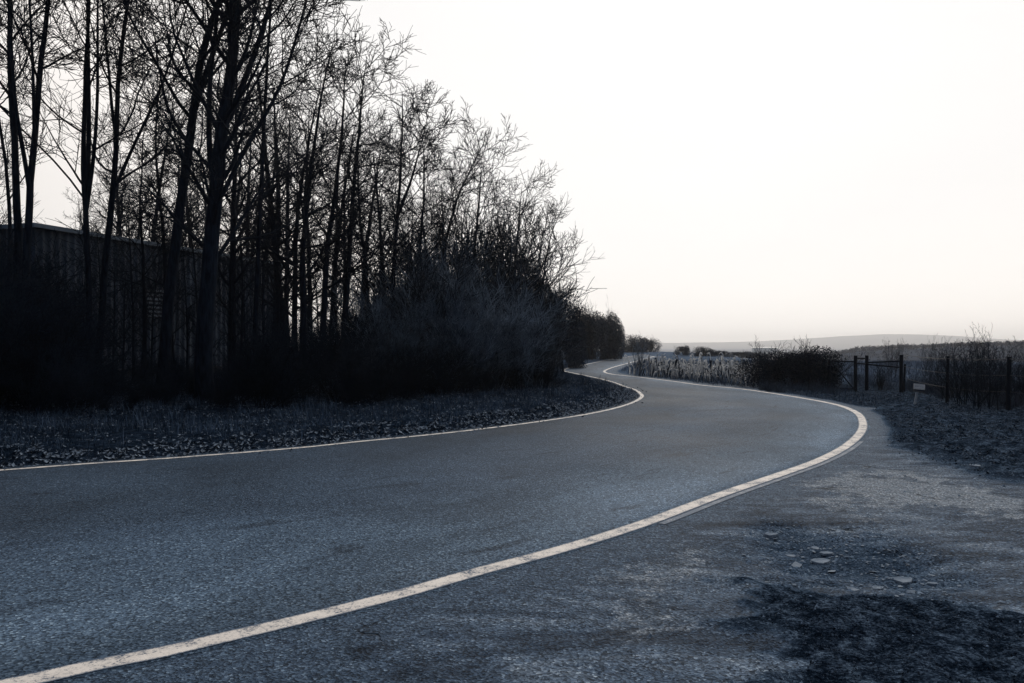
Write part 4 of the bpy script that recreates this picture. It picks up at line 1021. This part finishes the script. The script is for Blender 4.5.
# flat broken stones, each its own
def stone(px, py, wpx, hpx, thick, label, seed, rot=0.0, tilt=0.0, brick=False):
    rng = np.random.default_rng(seed); p = G(px, py); w = wpx / F * p[1] / 2
    l = hpx / F * p[1] / 2 * p[1] / CH * .8
    n = 4 if brick else rng.integers(6, 9); an = np.sort((np.arange(n) + rng.uniform(-.25, .25, n)) / n * 6.283)
    if brick: an = np.array([.5, 2.64, 3.64, 5.78])
    rr_ = np.ones(n) if brick else rng.uniform(.55, 1.2, n)
    top = np.stack([np.cos(an) * w * rr_ * .9, np.sin(an) * l * rr_ * .9, np.full(n, thick)], 1) + rng.normal(0, thick * .08, (n, 3)); top[:, 2] *= .55; mid = top * [1.04, 1.04, .5]; bot = top * [1.0, 1.0, -.6]
    V = np.vstack([bot, mid, top]); Fc = [tuple(range(n))[::-1], tuple(2 * n + k for k in range(n))]
    for lv in (0, 1):
        for k in range(n): Fc.append((lv * n + k, lv * n + (k + 1) % n, (lv + 1) * n + (k + 1) % n, (lv + 1) * n + k))
    o = link('broken_stone', mk_mesh('broken_stone', V, faces=Fc), M['stone']); o.location = (p[0], p[1], gz(p[0], p[1])); o.rotation_euler = (tilt, 0, rot)
    tag(o, label, 'stone')
stone(771, 532, 15, 5, .035, 'small bar shaped stone at the upper left of the rubble patch', 1, rot=.5, brick=True)
stone(790, 546.5, 12, 4, .02, 'small pale stone shard left of the largest slab', 2, rot=-.4)
stone(815, 540, 12, 4, .025, 'pale stone at the back of the rubble patch', 3)
stone(826, 547, 14, 4, .02, 'thin flat stone just behind the largest slab', 4)
stone(820.5, 556, 20, 7, .03, 'largest rounded pale slab in the middle of the rubble', 5)
stone(899, 570, 27, 7, .035, 'wide tilted slab with dark underside at the right of the rubble', 6, tilt=.10)
stone(931, 574.5, 13, 3.5, .02, 'small flat stone rightmost beside the tilted slab', 7)
stone(877, 585, 18, 6, .015, 'sunken flat stone at the front of the rubble, right one', 8)
stone(851, 585, 17, 5, .015, 'sunken flat stone at the front of the rubble, left one', 9)
stone(975, 468, 10, 3, .03, 'little pale stone lying on the dark soil below the fence', 10)

# ------------------------------------------------------------------ far land
def far_wood():
    rng = np.random.default_rng(88); n = 5200
    az = np.radians(rng.uniform(12, 42, n)); r = rng.uniform(335, 520, n)
    x, y = np.sin(az) * r, np.cos(az) * r; z = ground_h(x, y); V, T_, o = [], [], 0
    m = 26
    C = np.stack([x, y, z], 1); hh = rng.uniform(1.2, 2.6, n) * np.clip((np.degrees(az) - 8) / 14, .35, 1)
    u = unit(rng.normal(0, 1, (n, m, 3))) * rng.uniform(.4, 1, (n, m, 1)); P = C[:, None] + u * np.stack([hh * .35, hh * .35, hh * .5], 1)[:, None] + np.stack([0 * hh, 0 * hh, hh * .55], 1)[:, None]
    a = rng.normal(0, 1, (n, m, 3)) * (hh * .13)[:, None, None]; b = rng.normal(0, 1, (n, m, 3)) * (hh * .13)[:, None, None]
    V = np.stack([P, P + a, P + b], 2).reshape(-1, 3)
    tag(link('far_wood', mk_mesh('far_wood', V, tris=np.arange(len(V)).reshape(-1, 3)), M['far_wood']), 'hazy woodland covering the ridge across the valley', 'woodland', kind='stuff')
far_wood()
def far_building():
    az = R_(17.6); r = 900; x, y = math.sin(az) * r, math.cos(az) * r
    z = CH + (HY - 349.5) / F * y
    root = empty('low_building', (x, y, z), -az)
    def bx(name, x0, x1, y0, y1, z0, z1, m):
        V = [(a, b, c) for c in (z0, z1) for a, b in ((x0, y0), (x1, y0), (x1, y1), (x0, y1))]
        link(name, mk_mesh(name, V, faces=box_faces()), m, root)
    g = gz(x, y) - z - 1
    bx('wall', -13, 13, 0, 8, g, 1.6, M['far_build'])
    V = [(-13.5, -.5, 1.61), (13.5, -.5, 1.61), (13.5, 8.5, 1.61), (-13.5, 8.5, 1.61), (-13.5, 4, 2.8), (13.5, 4, 2.8)]
    link('roof', mk_mesh('roof', V, faces=[(0, 1, 5, 4), (2, 3, 4, 5), (0, 4, 3), (1, 2, 5), (0, 3, 2, 1)]), M['far_roof'], root)
    tag(root, 'long low pale building far off across the valley', 'building')
far_building()

# ------------------------------------------------------------------ the air
hz = bpy.data.materials.new('haze'); hz.use_nodes = True; nt = hz.node_tree; nt.nodes.clear()
ho = N(nt, 'ShaderNodeOutputMaterial'); pv = N(nt, 'ShaderNodeVolumePrincipled')
pv.inputs['Color'].default_value = (1, .975, .95, 1); pv.inputs['Density'].default_value = .00023; pv.inputs['Anisotropy'].default_value = .75
nt.links.new(pv.outputs[0], ho.inputs['Volume'])
zmin, zmax = float(gh.min()) - 1.5, max(float(gh.max()), 20.0) + 6
V = [(sx * 7600, sy * 7600, z) for z in (zmin, zmax) for sx, sy in ((-1, -1), (1, -1), (1, 1), (-1, 1))]
tag(link('haze', mk_mesh('haze', V, faces=box_faces()), hz), kind='stuff')
